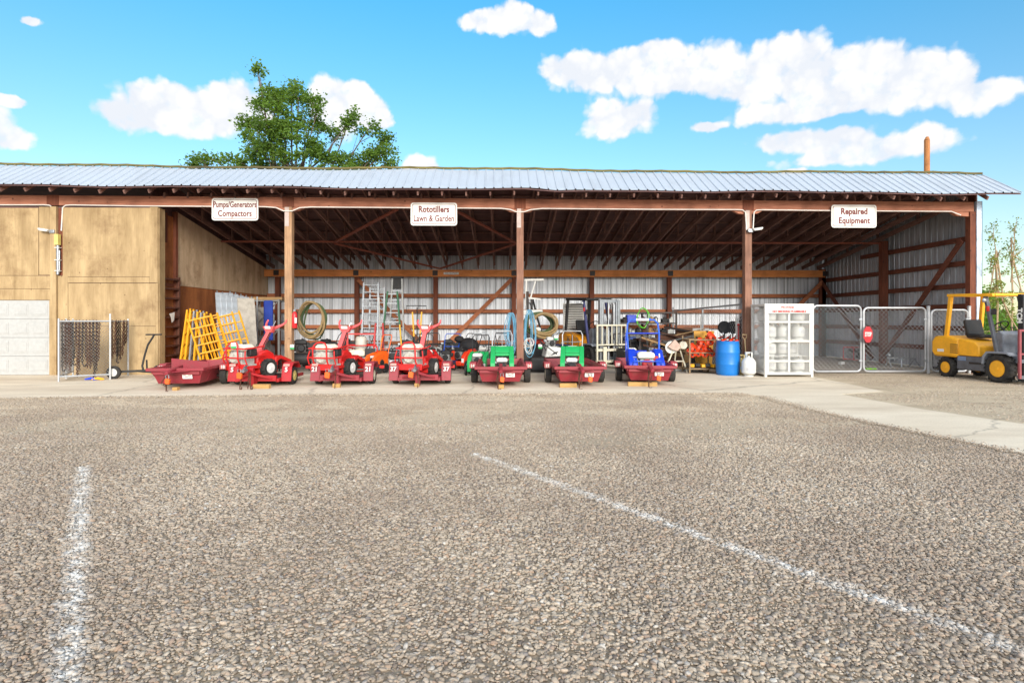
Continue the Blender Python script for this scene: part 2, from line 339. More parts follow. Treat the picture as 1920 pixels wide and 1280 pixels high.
def mat_pebble():
    m, N, L, b = nodes('river pebbles'); oi = N.new('ShaderNodeObjectInfo')
    col = _ramp(N, L, oi.outputs['Random'], [(0, lin((84, 78, 74))), (.12, lin((150, 136, 118))), (.35, lin((186, 170, 150))), (.55, lin((170, 153, 133))), (.72, lin((200, 186, 167))), (.88, lin((176, 146, 120))), (.95, lin((124, 120, 118))), (1, lin((214, 206, 194)))])
    v = _map(N, L, (1, 1, 1), True); n = _noise(N, L, v, 70, 4, .6); n2 = _noise(N, L, v, .5, 4, .6)
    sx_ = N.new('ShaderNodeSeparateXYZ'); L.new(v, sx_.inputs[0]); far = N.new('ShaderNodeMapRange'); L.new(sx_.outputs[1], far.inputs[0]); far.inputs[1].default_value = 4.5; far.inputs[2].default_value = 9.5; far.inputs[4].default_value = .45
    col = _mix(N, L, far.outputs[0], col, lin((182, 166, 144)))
    col = _mix(N, L, _ramp(N, L, n.outputs[0], [(.35, .35), (.6, 0.0)]), col, lin((104, 92, 80)))
    col = _mix(N, L, _ramp(N, L, n2.outputs[0], [(.40, .42), (.62, 0.0)]), col, lin((122, 104, 90)))
    col = _mix(N, L, paint_mask(N, L), col, (.72, .72, .70))
    L.new(col, b.inputs['Base Color']); b.inputs['Roughness'].default_value = .75; return m
def mat_concrete(name, a, bcol, stain):
    m, N, L, b = nodes(name); v = _map(N, L, (1, 1, 1), True); v2 = _map(N, L, (.5, 1.6, 1), True)
    n = _noise(N, L, v2, 1.3, 7, .62); n2 = _noise(N, L, v, 45, 3); n3 = _noise(N, L, v2, .6, 5, .6)
    col = _ramp(N, L, n.outputs[0], [(.32, lin(a)), (.66, lin(bcol))])
    col = _mix(N, L, _ramp(N, L, n3.outputs[0], [(.5, 0.0), (.72, .6)]), col, lin(stain))
    col = _mix(N, L, _ramp(N, L, n2.outputs[0], [(.3, .18), (.55, 0.0)]), col, lin((110, 98, 86)))
    vo = N.new('ShaderNodeTexVoronoi'); vo.feature = 'DISTANCE_TO_EDGE'; vo.inputs['Scale'].default_value = .2
    ds = N.new('ShaderNodeVectorMath'); ds.operation = 'MULTIPLY_ADD'; L.new(_noise(N, L, v, 1.2, 6, .7).outputs['Color'], ds.inputs[0]); ds.inputs[1].default_value = (.7, .7, 0); L.new(v, ds.inputs[2])
    L.new(ds.outputs[0], vo.inputs['Vector'])
    col = _mix(N, L, _ramp(N, L, vo.outputs['Distance'], [(.002, .45), (.006, 0.0)]), col, lin((96, 84, 72)))
    L.new(col, b.inputs['Base Color']); b.inputs['Roughness'].default_value = .85; _bump(N, L, b, n2.outputs[0], .25, .004); return m
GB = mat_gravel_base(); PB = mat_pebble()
def poly_sheet(name, pts, z, mat, th=0, kind='structure'):
    mb = MB()
    if th: mb.prism([(p[0], p[1]) for p in pts], 'z', z-th, z)
    else: mb.add([(p[0], p[1], z) for p in pts], [tuple(range(len(pts)))])
    return tag(mb.build(name, mat, smooth=0), kind=kind)
# field beyond: one sheet to the horizon
m_, N, L, b = nodes('dry field'); v = _map(N, L, (1, 1, 1), True)
n = _noise(N, L, v, .12, 8, .65); n2 = _noise(N, L, v, 6, 6, .7)
col = _ramp(N, L, n.outputs[0], [(.4, lin((120, 112, 74))), (.6, lin((150, 136, 104)))])
L.new(_mix(N, L, _ramp(N, L, n2.outputs[0], [(.3, .5), (.6, 0.0)]), col, lin((84, 84, 50))), b.inputs['Base Color']); b.inputs['Roughness'].default_value = .95
poly_sheet('ground', [(-1500, -300), (1500, -300), (1500, 1800), (-1500, 1800)], -.03, m_)
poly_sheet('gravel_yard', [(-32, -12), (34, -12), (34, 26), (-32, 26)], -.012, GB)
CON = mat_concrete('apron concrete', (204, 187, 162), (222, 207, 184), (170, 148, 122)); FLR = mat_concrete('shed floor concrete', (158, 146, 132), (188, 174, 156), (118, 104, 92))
def ed(u, v): g = G(u, v); return (g.x, g.y)
edge = [(-22, 10.35), ed(0, 747), ed(300, 743), ed(600, 740), ed(960, 738.5), ed(1385, 737), (4.85, 10.55), (4.95, 8.6), (5.27, 7.0), (5.55, 5.9), (5.9, 4.2), (6.7, 0), (7.6, -6)]
redge = [(9.2, -6), (8.4, 0), (7.55, 5.4), (7.1, 7.6), (6.7, 8.9), (6.5, 10.75), (7.6, 11.15), (7.75, 12.4), (7.85, 14.6)]
fine = []
for i in range(len(edge)-1):      # ragged edge where stones spill over the slab
    a, b_ = Vector(edge[i]), Vector(edge[i+1]); k = max(1, int((b_-a).length/.12))
    for j in range(k):
        p = a.lerp(b_, j/k); fine.append((p.x+random.uniform(-.015, .015), p.y+random.uniform(-.02, .02)))
poly_sheet('concrete_apron', fine+[edge[-1]]+redge+[(7.85, 15.12), (-22, 15.12)], .004, CON, .1)
DIRT = mat_concrete('pale dirt', (172, 154, 128), (196, 178, 150), (140, 122, 98))
poly_sheet('dirt_yard', [(8.8, -6), (8.0, 0), (7.2, 5.4), (6.8, 7.6), (6.4, 8.9), (6.2, 11.3), (7.2, 11.6), (7.5, 12.4), (7.5, 15.11), (12.95, 15.11), (12.95, 24), (24, 24), (24, -6)], .0005, DIRT)
poly_sheet('shed_floor', [(-22, 15.12), (12.9, 15.12), (12.9, 22.6), (-22, 22.6)], 0.0, FLR, .1)

def xleft(Y):                     # left edge of the concrete strip
    pts = [(-6, 7.6), (0, 6.7), (4.2, 5.9), (5.9, 5.55), (7.0, 5.27), (8.6, 4.95), (10.55, 4.85)]
    for (y0, x0), (y1, x1) in zip(pts, pts[1:]):
        if y0 <= Y <= y1: return x0+(x1-x0)*(Y-y0)/(y1-y0)
    return 4.6
def yedge(X):
    e = [p for p in edge[:6]]
    for a, b_ in zip(e, e[1:]):
        if a[0] <= X <= b_[0]: return a[1]+(b_[1]-a[1])*(X-a[0])/(b_[0]-a[0])
    return 10.35 if X < e[0][0] else 10.9
def pebble_field(name, label, cells, size, mat, seed):
    me = bpy.data.meshes.new(name); vs = []; fs = []; dn = []
    for (x0, y0, x1, y1, d, *zz) in cells:
        k = len(vs); z = zz[0] if zz else -.008; vs += [(x0, y0, z), (x1, y0, z), (x1, y1, z), (x0, y1, z)]; fs.append((k, k+1, k+2, k+3)); dn.append(d)
    me.from_pydata(vs, [], fs); at = me.attributes.new('dens', 'FLOAT', 'FACE'); at.data.foreach_set('value', dn); me.materials.append(mat)
    o = bpy.data.objects.new(name, me); C.objects.link(o)
    ng = bpy.data.node_groups.new(name, 'GeometryNodeTree')
    ng.interface.new_socket('Geometry', in_out='INPUT', socket_type='NodeSocketGeometry'); ng.interface.new_socket('Geometry', in_out='OUTPUT', socket_type='NodeSocketGeometry')
    N = ng.nodes; L = ng.links; gi = N.new('NodeGroupInput'); go = N.new('NodeGroupOutput')
    dp = N.new('GeometryNodeDistributePointsOnFaces'); L.new(gi.outputs[0], dp.inputs['Mesh']); dp.inputs['Seed'].default_value = seed
    na = N.new('GeometryNodeInputNamedAttribute'); na.data_type = 'FLOAT'; na.inputs['Name'].default_value = 'dens'; L.new(na.outputs[0], dp.inputs['Density'])
    gti = N.new('GeometryNodeGeometryToInstance'); rnd = random.Random(seed)
    for i in range(7):
        ic = N.new('GeometryNodeMeshIcoSphere'); ic.inputs['Radius'].default_value = 1; ic.inputs['Subdivisions'].default_value = 2
        sp = N.new('GeometryNodeSetPosition'); nz = N.new('ShaderNodeTexNoise'); nz.inputs['Scale'].default_value = .9; nz.noise_dimensions = '4D'; nz.inputs['W'].default_value = i*7.3
        sb = N.new('ShaderNodeVectorMath'); sb.operation = 'SUBTRACT'; L.new(nz.outputs['Color'], sb.inputs[0]); sb.inputs[1].default_value = (.5, .5, .5)
        sc = N.new('ShaderNodeVectorMath'); sc.operation = 'SCALE'; sc.inputs['Scale'].default_value = 1.3; L.new(sb.outputs[0], sc.inputs[0])
        L.new(ic.outputs[0], sp.inputs[0]); L.new(sc.outputs[0], sp.inputs['Offset'])
        tr = N.new('GeometryNodeTransform'); L.new(sp.outputs[0], tr.inputs[0]); tr.inputs['Scale'].default_value = (1.0, rnd.uniform(.58, .85), rnd.uniform(.36, .55))
        sm = N.new('GeometryNodeSetShadeSmooth'); L.new(tr.outputs[0], sm.inputs[0]); st = N.new('GeometryNodeSetMaterial'); L.new(sm.outputs[0], st.inputs[0]); st.inputs['Material'].default_value = mat
        L.new(st.outputs[0], gti.inputs[0])
    io = N.new('GeometryNodeInstanceOnPoints'); L.new(dp.outputs[0], io.inputs['Points']); L.new(gti.outputs[0], io.inputs['Instance']); io.inputs['Pick Instance'].default_value = True
    rv = N.new('FunctionNodeRandomValue'); rv.data_type = 'FLOAT_VECTOR'; rv.inputs[0].default_value = (-.45, -.45, 0); rv.inputs[1].default_value = (.45, .45, 6.283)
    L.new(rv.outputs[0], io.inputs['Rotation'])
    rs = N.new('FunctionNodeRandomValue'); rs.inputs[2].default_value = 0; rs.inputs[3].default_value = 1; rs.inputs['Seed'].default_value = 5
    pw = N.new('ShaderNodeMath'); pw.operation = 'POWER'; L.new(rs.outputs[1], pw.inputs[0]); pw.inputs[1].default_value = 3.2
    ma = N.new('ShaderNodeMath'); ma.operation = 'MULTIPLY_ADD'; L.new(pw.outputs[0], ma.inputs[0]); ma.inputs[1].default_value = size*1.15; ma.inputs[2].default_value = size*.62
    L.new(ma.outputs[0], io.inputs['Scale']); L.new(io.outputs[0], go.inputs[0])
    md = o.modifiers.new('pebbles', 'NODES'); md.node_group = ng
    o['label'] = label; o['category'] = 'gravel'; o['kind'] = 'stuff'; return o
cells = []; c_ = .1; y = 1.35
from mathutils import noise as mn
while y < 11.1:
    x = -(y*.98+1.4); xe = min(y*.96+1.4, 9)
    while x < xe:
        cx, cy = x+c_/2, y+c_/2
        out = max(cy-yedge(cx), cx-xleft(cy)) if cy > 0 else 0
        if out < .28+.25*mn.noise(Vector((cx*2, cy*2, 0))):
            d = 3900 if 0 else 0
            d = 4700 if cy < 5 else 3900 if cy < 8 else 2700
            if cy > 6.0:
                w = mn.fractal(Vector((cx*.55, cy*1.1, 2)), 1, 2, 4); d *= max(.12, min(1, 1-(w*2.6+.2)*min(1, (cy-5.5)/2)))
            if out > -.12: d = 2600*max(.02, .78-max(0, out)*3.2)**1.8
            cells.append((x, y, x+c_, y+c_, d, .005 if out > -.12 else -.008))
        x += c_
    y += c_
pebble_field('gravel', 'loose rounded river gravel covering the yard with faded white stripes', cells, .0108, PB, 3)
cells = []; y = 6.0
while y < 15.0:
    x = 6.6
    while x < 15.5:
        cx, cy = x+.15, y+.15; xr = 7.55-(cy-5.4)*.2 if cy < 10.9 else 7.85
        if cx > xr+.1: cells.append((x, y, x+.3, y+.3, 800*max(.1, .6+1.2*mn.noise(Vector((cx, cy*1.6, 5)))), .002))
        x += .3
    y += .3
pebble_field('loose_gravel', 'thin scatter of small stones on the dirt beside the concrete strip', cells, .0115, PB, 9)

# ------------------------------------------------------------------ the shed
BEAM = wood('front beam wood', (150, 92, 70), (196, 132, 104), 'x', .8); BBEAM = wood('back beam wood', (206, 116, 58), (244, 164, 96), 'x', .8)
POSTL = wood('pale post wood', (146, 108, 80), (202, 162, 122), 'z', .9); POSTM = wood('brown post wood', (116, 78, 62), (156, 114, 92), 'z', .9)
POSTD = wood('dark post wood', (92, 46, 30), (138, 76, 50), 'z', .9); GIRT = wood('girt wood', (136, 76, 46), (194, 122, 82), 'x', .8); GIRTY = wood('side girt wood', (84, 42, 28), (126, 70, 48), 'y', .8)
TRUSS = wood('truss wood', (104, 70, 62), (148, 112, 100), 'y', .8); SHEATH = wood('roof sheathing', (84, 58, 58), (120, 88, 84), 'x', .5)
BOARD = wood('tie board wood', (124, 62, 46), (160, 90, 68), 'x', .8)
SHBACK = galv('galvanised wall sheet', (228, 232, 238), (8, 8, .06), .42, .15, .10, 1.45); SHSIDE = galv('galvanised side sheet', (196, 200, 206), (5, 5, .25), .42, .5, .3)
ROOFM = galv('galvanised roof sheet', (178, 185, 194), (1.2, .3, .3), .55, .25, .06, .25)
PLY = ply('weathered plywood', (148, 122, 84), (188, 160, 118), (112, 82, 50)); PLYIN = ply('stained plywood', (186, 154, 120), (222, 194, 160), (136, 98, 66))
OSB = ply('brown board', (136, 76, 38), (184, 112, 60), (84, 46, 26)); MOSS = wood('mossy ridge metal', (50, 47, 42), (140, 124, 56), 'x', .08)
shed = thing('storage_shed', 'long open-fronted timber shed with silver ribbed metal roof and plywood section at its left end', 'building', (.5, 15.14, 0))
SH = Vector((.5, 15.14, 0))
def sp(name, mb, mat, bevel=0, smooth=0):
    o = mb.build(name, mat, None, bevel, smooth); o.parent = shed; o.location = -SH; return o
def eave(X): return 4.735-.0045*X+.018*sin(X*.9+1)+.012*sin(X*2.1)+(-.045*math.exp(-((X-1.4)/.35)**2))
def ridge(X): return 5.475-.004*X+.022*sin(X*.55+2)+.01*sin(X*1.7)
XL, XR, YE, YR, YB = -21.0, 13.37, 14.30, 15.45, 23.0
def rib_profile(a, b, pitch=.2286, h=.022, minor=True):
    out = []; x = a
    while x < b:
        for dx, dz in ((0, 0), (.012, h), (.034, h), (.046, 0))+(((.10, .004), (.122, 0), (.165, .004), (.187, 0)) if minor else ()):
            if x+dx < b: out.append((x+dx, dz))
        x += pitch
    return out+[(b, 0)]
def roof_sheet(y0, f0, y1, f1):
    pr = rib_profile(XL, XR, h=.03, minor=False); mb = MB(); vs = []; n = len(pr)
    for (Y, f, off) in ((y0, f0, 0), (y1, f1, 0), (y1, f1, -.004), (y0, f0, -.004)): vs += [(x, Y, f(x)+dz+off) for x, dz in pr]
    fs = []
    for k in range(4):
        k2 = (k+1) % 4; fs += [(k*n+i, k*n+i+1, k2*n+i+1, k2*n+i) for i in range(n-1)]
    return mb.add(vs, fs)
zb = lambda X: 3.95-.002*X
roof = sp('roof', roof_sheet(YE, eave, YR, ridge), ROOFM, smooth=0)
back = roof_sheet(YR, ridge, YB, zb).build('rear_slope', ROOFM, roof, smooth=0)
mb = MB(); xs = [XL+i*.2286 for i in range(int((XR-XL)/.2286)+1)]
mb.tube([(x, YR, ridge(x)+.045+(.012 if i % 3 == 0 else 0)) for i, x in enumerate(xs)], .032, 6); rc = mb.build('ridge_cap', MOSS, roof, smooth=0)
mb = MB()
def sheath(y0, f0, y1, f1, off): 
    xs = [XL+i*.8 for i in range(int((XR-XL)/.8)+1)]+[XR-.02]; n = len(xs); vs = []
    for (Y, f, o2) in ((y0, f0, off), (y1, f1, off), (y1, f1, off-.02), (y0, f0, off-.02)): vs += [(x, Y, f(x)+o2) for x in xs]
    mb.add(vs, [(k*n+i, k*n+i+1, ((k+1) % 4)*n+i+1, ((k+1) % 4)*n+i) for k in range(4) for i in range(n-1)])
sheath(YE+.03, eave, YR, ridge, -.02); sheath(YR+.01, ridge, YB-.05, zb, -.03)
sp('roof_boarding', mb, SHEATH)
k = 0; x = -20.4
while x < 13.1:                                                    # one truss every 0.61 m, with its tail under the eave
    mb = MB(); e = eave(x)-.14; r = ridge(x)-.13; z2 = zb(x)-.12
    if x > -14.5: mb.bar((x, YE+.10, e+.015), (x, YR, r), .04, .09); 
    if x > -9.0:
        mb.bar((x, 15.05, 4.70), (x, 22.3, 3.50), .042, .14); mb.bar((x, YR, r-.01), (x, 22.6, z2), .042, .13)
        for Y in (16.9, 18.75, 20.4, 21.75): 
            zc = 4.70-(Y-15.05)*.1655; zt = r+(z2-r)*(Y-YR)/(22.6-YR); mb.bar((x+.043, Y, zc-.06), (x+.043, Y, zt+.03), .04, .09)
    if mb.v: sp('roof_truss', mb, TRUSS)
    x += .61
for i, Y in enumerate((15.9, 16.9, 17.9, 18.9, 19.9, 20.9, 21.9)):
    mb = MB(); z = 5.475-.085+(3.95-5.475)*(Y-YR)/(YB-YR); mb.box((1.9, Y, z), (22.2, .09, .04)); sp('purlin', mb, TRUSS)
zB = lambda X: 4.385-.003*X
mb = MB(); 
for a, b2 in ((XL, -11.69), (-11.69, -5.59), (-5.59, .51), (.51, 6.61), (6.61, 12.75)):
    mb.bar((a+.004, 15.14, zB(a)+.13), (b2-.004, 15.14, zB(b2)+.13), .14, .26)
beam = sp('front_beam', mb, BEAM, .006)
for X in (-11.69, -5.59, .51, 6.61): MB().box((X, 15.062, zB(X)+.13), (.30, .012, .27)).build('splice_plate', POSTD, beam)
for X in (-5.59, .51, 6.61):
    for s in (-1, 1): MB().prism([(X+s*.10, zB(X)), (X+s*.42, zB(X)), (X+s*.26, zB(X)-.085), (X+s*.10, zB(X)-.1)], 'y', 15.09, 15.20).build('corbel', BEAM, beam)
mb = MB(); mb.prism([(12.64, zB(12)), (12.15, zB(12)), (12.3, zB(12)-.1), (12.64, zB(12)-.13)], 'y', 15.09, 15.20); mb.build('corbel', BEAM, beam)
for X, mt, w in ((-5.59, POSTL, .19), (.51, POSTM, .185), (6.61, POSTM, .185), (12.71, POSTD, .17)):
    mb = MB(); mb.bb((X-w/2, 15.05, -.02), (X+w/2, 15.05+w, zB(X)-.001)); p = sp('front_post', mb, mt, .008)
    if X < 12: mb = MB(); mb.box((X-.03, 15.045, zB(X)-.26), (.11, .008, .5)); mb.build('post_plate', paint('galvanised plate', (196, 176, 168), .6, .1, .3), p)
# back wall: sheet, posts, girts, braces
def vert_sheet(a, b2, fixed, axis, z0, ztop, flip=1):
    pr = rib_profile(a, b2, h=-.03, minor=False); vs = []; n = len(pr)
    for (zf, off) in ((lambda t: z0, 0), (ztop, 0), (ztop, .003), (lambda t: z0, .003)):
        for t, d in pr:
            q = fixed+flip*(-d+off); vs.append((t, q, zf(t)) if axis == 'x' else (q, t, zf(t)))
    fs = []
    for k in range(4): k2 = (k+1) % 4; fs += [(k*n+i, k*n+i+1, k2*n+i+1, k2*n+i) for i in range(n-1)]
    return MB().add(vs, fs)
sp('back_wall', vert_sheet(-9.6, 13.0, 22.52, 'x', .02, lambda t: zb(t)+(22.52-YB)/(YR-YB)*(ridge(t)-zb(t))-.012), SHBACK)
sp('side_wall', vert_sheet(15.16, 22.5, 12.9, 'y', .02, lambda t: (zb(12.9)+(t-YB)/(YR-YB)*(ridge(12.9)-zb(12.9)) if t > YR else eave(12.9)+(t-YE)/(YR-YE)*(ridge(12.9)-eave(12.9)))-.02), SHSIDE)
mb = MB(); mb.bb((12.78, 15.02, 0), (12.93, 15.10, 4.62)); mb.bb((12.915, 15.02, 0), (12.93, 15.32, 4.62)); sp('corner_trim', mb, galv('pale corner flashing', (200, 214, 232), (1, 1, 1), .45, .3, .1), smooth=0)
mb = MB(); mb.bb((12.81, 15.1, 4.6), (12.85, 15.5, 5.2)); sp('gable_board', mb, POSTD)
for i in range(-3, 5):
    X = .51+3.05*i; mb = MB(); mb.bb((X-.085, 22.12, 0), (X+.085, 22.3, 3.11)); sp('back_post', mb, POSTD, .006)
mb = MB(); mb.bb((-9.1, 22.04, 3.12), (12.7, 22.11, 3.39)); bb_ = sp('back_beam', mb, BBEAM, .006)
for i in range(-3, 5): X = .51+3.05*i; MB().box((X, 22.03, 3.26), (.2, .01, .2)).build('splice_plate', DARKST, bb_)
for z in (2.41, 1.80, 1.19, .58): mb = MB(); mb.bb((-9.1, 22.31, z-.075), (12.8, 22.49, z+.065)); sp('girt', mb, GIRT, .005)
for z in (3.67, 3.01, 2.39, 1.82, 1.2, .62):
    mb = MB(); y1 = 22.3 if z < 3.4 else 20.0; mb.bb((12.80, 15.25, z-.075), (12.87, y1, z+.065)); sp('side_girt', mb, GIRTY, .005)
for Y in (18.63, 22.22): mb = MB(); mb.bb((12.6, Y-.1, 0), (12.795, Y+.1, 4.05 if Y < 20 else 3.45)); sp('side_post', mb, POSTD, .006)
for a, b2 in (((-5.5, 22.0, 3.0), (-2.7, 22.0, .2)), ((.4, 22.0, 3.0), (-2.4, 22.0, .2)), ((12.6, 22.0, 2.95), (9.9, 22.0, .3))): mb = MB(); mb.bar(a, b2, .05, .15); sp('diagonal_brace', mb, GIRT, .005)
for a, b2 in (((12.6, 15.3, 3.6), (12.6, 18.55, .2)), ((12.58, 22.0, 2.9), (12.58, 19.0, .15))): mb = MB(); mb.bar(a, b2, .05, .15); sp('diagonal_brace', mb, GIRTY, .005)
def chordz(Y): return 4.70-(Y-15.05)*.1655-.075
mb = MB(); mb.bar((-9.1, 18.7, chordz(18.7)-.03), (12.6, 18.7, chordz(18.7)-.03), .1, .05); sp('tie_board', mb, BOARD)
for (u0, Y0, u1, Y1) in ((745, 15.6, 628, 18.6), (628, 18.75, 825, 21.9), (850, 15.6, 966, 18.6), (966, 18.75, 825, 21.9)):
    mb = MB(); mb.bar((XW(u0, Y0), Y0, chordz(Y0)-.075), (XW(u1, Y1), Y1, chordz(Y1)-.075), .1, .045); sp('tie_board', mb, BOARD)
# left interior wall and its brown return
mb = MB(); mb.add([(-9.13, 16.2, 2.41), (-9.13, 22.5, 2.41), (-9.13, 22.5, 3.42), (-9.13, 16.2, 4.48), (-9.2, 16.2, 2.41), (-9.2, 22.5, 2.41), (-9.2, 22.5, 3.42), (-9.2, 16.2, 4.48)], [(0,1,2,3),(7,6,5,4),(0,3,7,4),(1,5,6,2),(3,2,6,7),(0,4,5,1)])
sp('inner_wall', mb, PLYIN)
mb = MB(); mb.prism([(15.2, 4.4), (22.5, 3.3), (22.5, 3.98), (15.5, 5.36), (15.2, 5.18)], 'x', -9.26, -9.21); sp('attic_wall', mb, SHEATH)
mb = MB(); mb.bb((-9.22, 15.15, 0), (-9.14, 22.5, 2.405)); sp('lower_inner_wall', mb, OSB)
mb = MB(); mb.bb((-9.20, 15.2, 2.41), (-9.15, 16.1, 3.55)); mb.bb((-9.2, 15.75, 3.55), (-9.15, 16.1, 4.3)); sp('return_panel', mb, OSB)
mb = MB(); mb.bb((-9.18, 16.06, 0), (-9.08, 16.17, 4.45)); mb.bb((-9.2, 15.66, 3.55), (-9.12, 15.74, 4.36)); mb.bb((-9.2, 15.21, 2.36), (-9.11, 16.05, 2.44)); sp('return_frame', mb, POSTD)
mb = MB(); mb.bb((-9.9, 15.2, 2.4), (-9.85, 16.2, 4.4)); sp('dark_recess', mb, SHEATH)
# plywood front of the enclosed bays
FY = 15.03
def fp(u0, v0, u1, v1, d, z0=None): 
    x0, x1 = XW(u0, FY), XW(u1, FY); return (x0, FY-d, ZW(u0, v1, FY) if z0 is None else z0), (x1, FY+.02, ZW(u0, v0, FY))
mb = MB(); mb.bb((XL, FY+.021, 0), (-8.995, FY+.08, 4.38)); sp('front_wall', mb, SHEATH)
mb = MB(); mb.bb((-8.99, FY+.024, 0), (-8.93, 15.30, 4.36)); sp('corner_board', mb, PLY)
for (u0, v0, u1, v1, d, z0) in ((-420, 388, 72, 515.5, .0, None), (73.5, 388, 97, 515.5, .004, None), (97.3, 388, 108.3, 0, .06, 0), (117.5, 389, 281, 518.5, .0, None), (281.6, 388, 296, 530, .012, None),
        (128, 519.2, 281, 530, .012, None), (128, 531, 292, 611, .0, None), (128, 611.6, 292, 0, .003, 0), (109, 517, 127.4, 0, .008, 0), (292.5, 530.6, 296.5, 0, .01, 0), (-420, 516.2, 97, 540.6, .012, None), (-420, 541.2, 97, 562, .02, None)):
    if v1 == 0: v1 = 700
    a, b2 = fp(u0, v0, u1, v1, d, z0); mb = MB(); mb.bb(a, b2); sp('plywood_panel', mb, PLY, .002)
a, b2 = fp(109, 390, 117, 516, -.01); mb = MB(); mb.bb(a, b2); sp('recess_board', mb, POSTD)
# sectional garage door
dm = paint('garage door white', (178, 177, 174), .6, dirt=.08, scale=2)
for (dx0, dx1) in ((XW(94, FY)-3.0, XW(94, FY)), (XW(94, FY)-6.6, XW(94, FY)-3.5)):
    mb = MB(); top = ZW(94, 563, FY); mb.bb((dx0, FY-.004, 0.01), (dx1, FY+.015, top)); rows = 4; h = (top-.01)/rows; cw = (dx1-dx0)/6
    for r_ in range(rows):
        for c_ in range(6):
            x0 = dx1-(c_+1)*cw+.06; z0 = .01+r_*h+.09; x1 = x0+cw-.12; z1 = z0+h-.18
            mb.box(((x0+x1)/2, FY-.006, (z0+z1)/2), (x1-x0, .012, z1-z0)); mb.box(((x0+x1)/2, FY-.013, (z0+z1)/2), (x1-x0-.07, .012, z1-z0-.07))
    for r_ in range(1, rows): mb.box(((dx0+dx1)/2, FY-.005, .01+r_*h), (dx1-dx0, .006, .012), mi=1)
    gd = sp('garage_door', mb, [dm, GREY], .006)
mb = MB(); mb.bb((XW(94, FY)+.001, FY-.03, 0), (XW(97, FY), FY+.02, ZW(94, 563, FY))); sp('door_jamb', mb, PLY)
# conduit along the beam, meter box
cdm = paint('white conduit', (236, 228, 220), .5, dirt=.1)
def cpath(pts, r=.016): mb = MB(); mb.tube(pts, r, 6); return sp('conduit', mb, cdm, smooth=40)
zc = lambda X: zB(X)-.005
def drop(X, s, zz): return [(X+s*.30, 15.04, zc(X)+.01), (X+s*.16, 15.04, zc(X)), (X+s*.09, 15.035, zc(X)-.06), (X+s*.06, 15.03, zz)]
cpath([(XL, 15.04, zc(XL)), (-13, 15.04, zc(-13))]+drop(-11.69+.1, -1, 3.75)); cpath(drop(-11.5, 1, 3.75)[::-1]+[(-9.5, 15.04, zc(-9)), (-6.2, 15.04, zc(-6)), (-5.9, 15.04, zc(-6)-.02), (-5.7, 15.03, zc(-6)-.11), (-5.48, 15.03, zc(-6)-.11), (-5.28, 15.04, zc(-5)-.02), (-5.0, 15.04, zc(-5)), (-2, 15.04, zc(-2)), (0, 15.04, zc(0)), (.25, 15.04, zc(0)-.03), (.4, 15.03, zc(0)-.09), (.62, 15.03, zc(0)-.09), (.8, 15.04, zc(0)-.03), (1.1, 15.04, zc(0)), (4, 15.04, zc(4))]+drop(6.61, -1, 3.82)); cpath(drop(6.66, 1, 3.82)[::-1]+[(9, 15.04, zc(9)), (12.1, 15.04, zc(12)), (12.35, 15.03, zc(12)-.1)])
mb = MB(); x = XW(112, FY); mb.bb((x-.05, FY-.13, ZW(112, 460, FY)), (x+.05, FY-.02, ZW(112, 440, FY))); sp('switch_box', mb, paint('pale yellow box', (222, 206, 120), .5), .006)
mb = MB(); mb.cyl((x, FY-.06, ZW(112, 460, FY)), (x, FY-.06, ZW(112, 515, FY)), .035, n=10); mb.cyl((x+.03, FY-.05, ZW(112, 470, FY)), (x+.03, FY-.05, ZW(112, 510, FY)), .02, n=8); sp('riser_pipe', mb, STEEL, smooth=40)
for v_ in (465, 488, 508): mb = MB(); mb.box((x, FY-.06, ZW(112, v_, FY)), (.12, .09, .02)); sp('pipe_strap', mb, WHITE)
# three hanging signs and one small notice
def sign(u0, v0, u1, v1, lines, label, sx, size, bolds):
    Y = 14.98; a, b2 = W(u0, v0, Y), W(u1, v1, Y); c = (a+b2)/2; w, h = b2.x-a.x, a.z-b2.z
    t = thing('shed_sign', label, 'sign', c, 0, 'signs hung on the front beam')
    def rr(w, h, r, y0, y1, mat, name, mbx=None):
        pts = []
        for cx, cz, a0 in ((w/2-r, h/2-r, 0), (-w/2+r, h/2-r, pi/2), (-w/2+r, -h/2+r, pi), (w/2-r, -h/2+r, 3*pi/2)):
            pts += [(cx+r*cos(a0+i*pi/10), cz+r*sin(a0+i*pi/10)) for i in range(6)]
        return MB().prism(pts, 'y', y0, y1).build(name, mat, t, smooth=0)
    rr(w, h, .07, 0, .02, PAPER, 'board'); rr(w-.07, h-.07, .05, -.003, -.0005, TXT, 'border_line'); rr(w-.095, h-.095, .045, -.006, -.0032, PAPER, 'face')
    for i, ln in enumerate(lines): text('lettering', ln, size, TXT, t, (0, -.0085, (.5-i)*h*.40), sx=sx[i], bold=bolds[i]*.6+.002, depth=.002, spacing=1.04)
sign(397, 371.5, 484, 413.5, ['Pumps/Generators', 'Compactors'], 'white sign reading Pumps/Generators Compactors on the front beam', (.66, .78), .215, (.006, .006))
sign(770, 380, 857, 423, ['Rototillers', 'Lawn & Garden'], 'white sign reading Rototillers Lawn & Garden on the front beam', (.80, .72), .225, (.009, .004))
sign(1559, 384, 1643.5, 427, ['Repaired', 'Equipment'], 'white sign reading Repaired Equipment on the front beam', (.86, .84), .225, (.009, .008))
nt_ = thing('notice', 'small paper notice tacked to the back beam', 'sign', W(846, 512.5, 22.0)); MB().box((0, 0, 0), (.58, .008, .09)).build('board', PAPER, nt_); text('lettering', 'SMALL EQUIPMENT', .07, TXT, nt_, (0, -.007, 0), sx=.8)
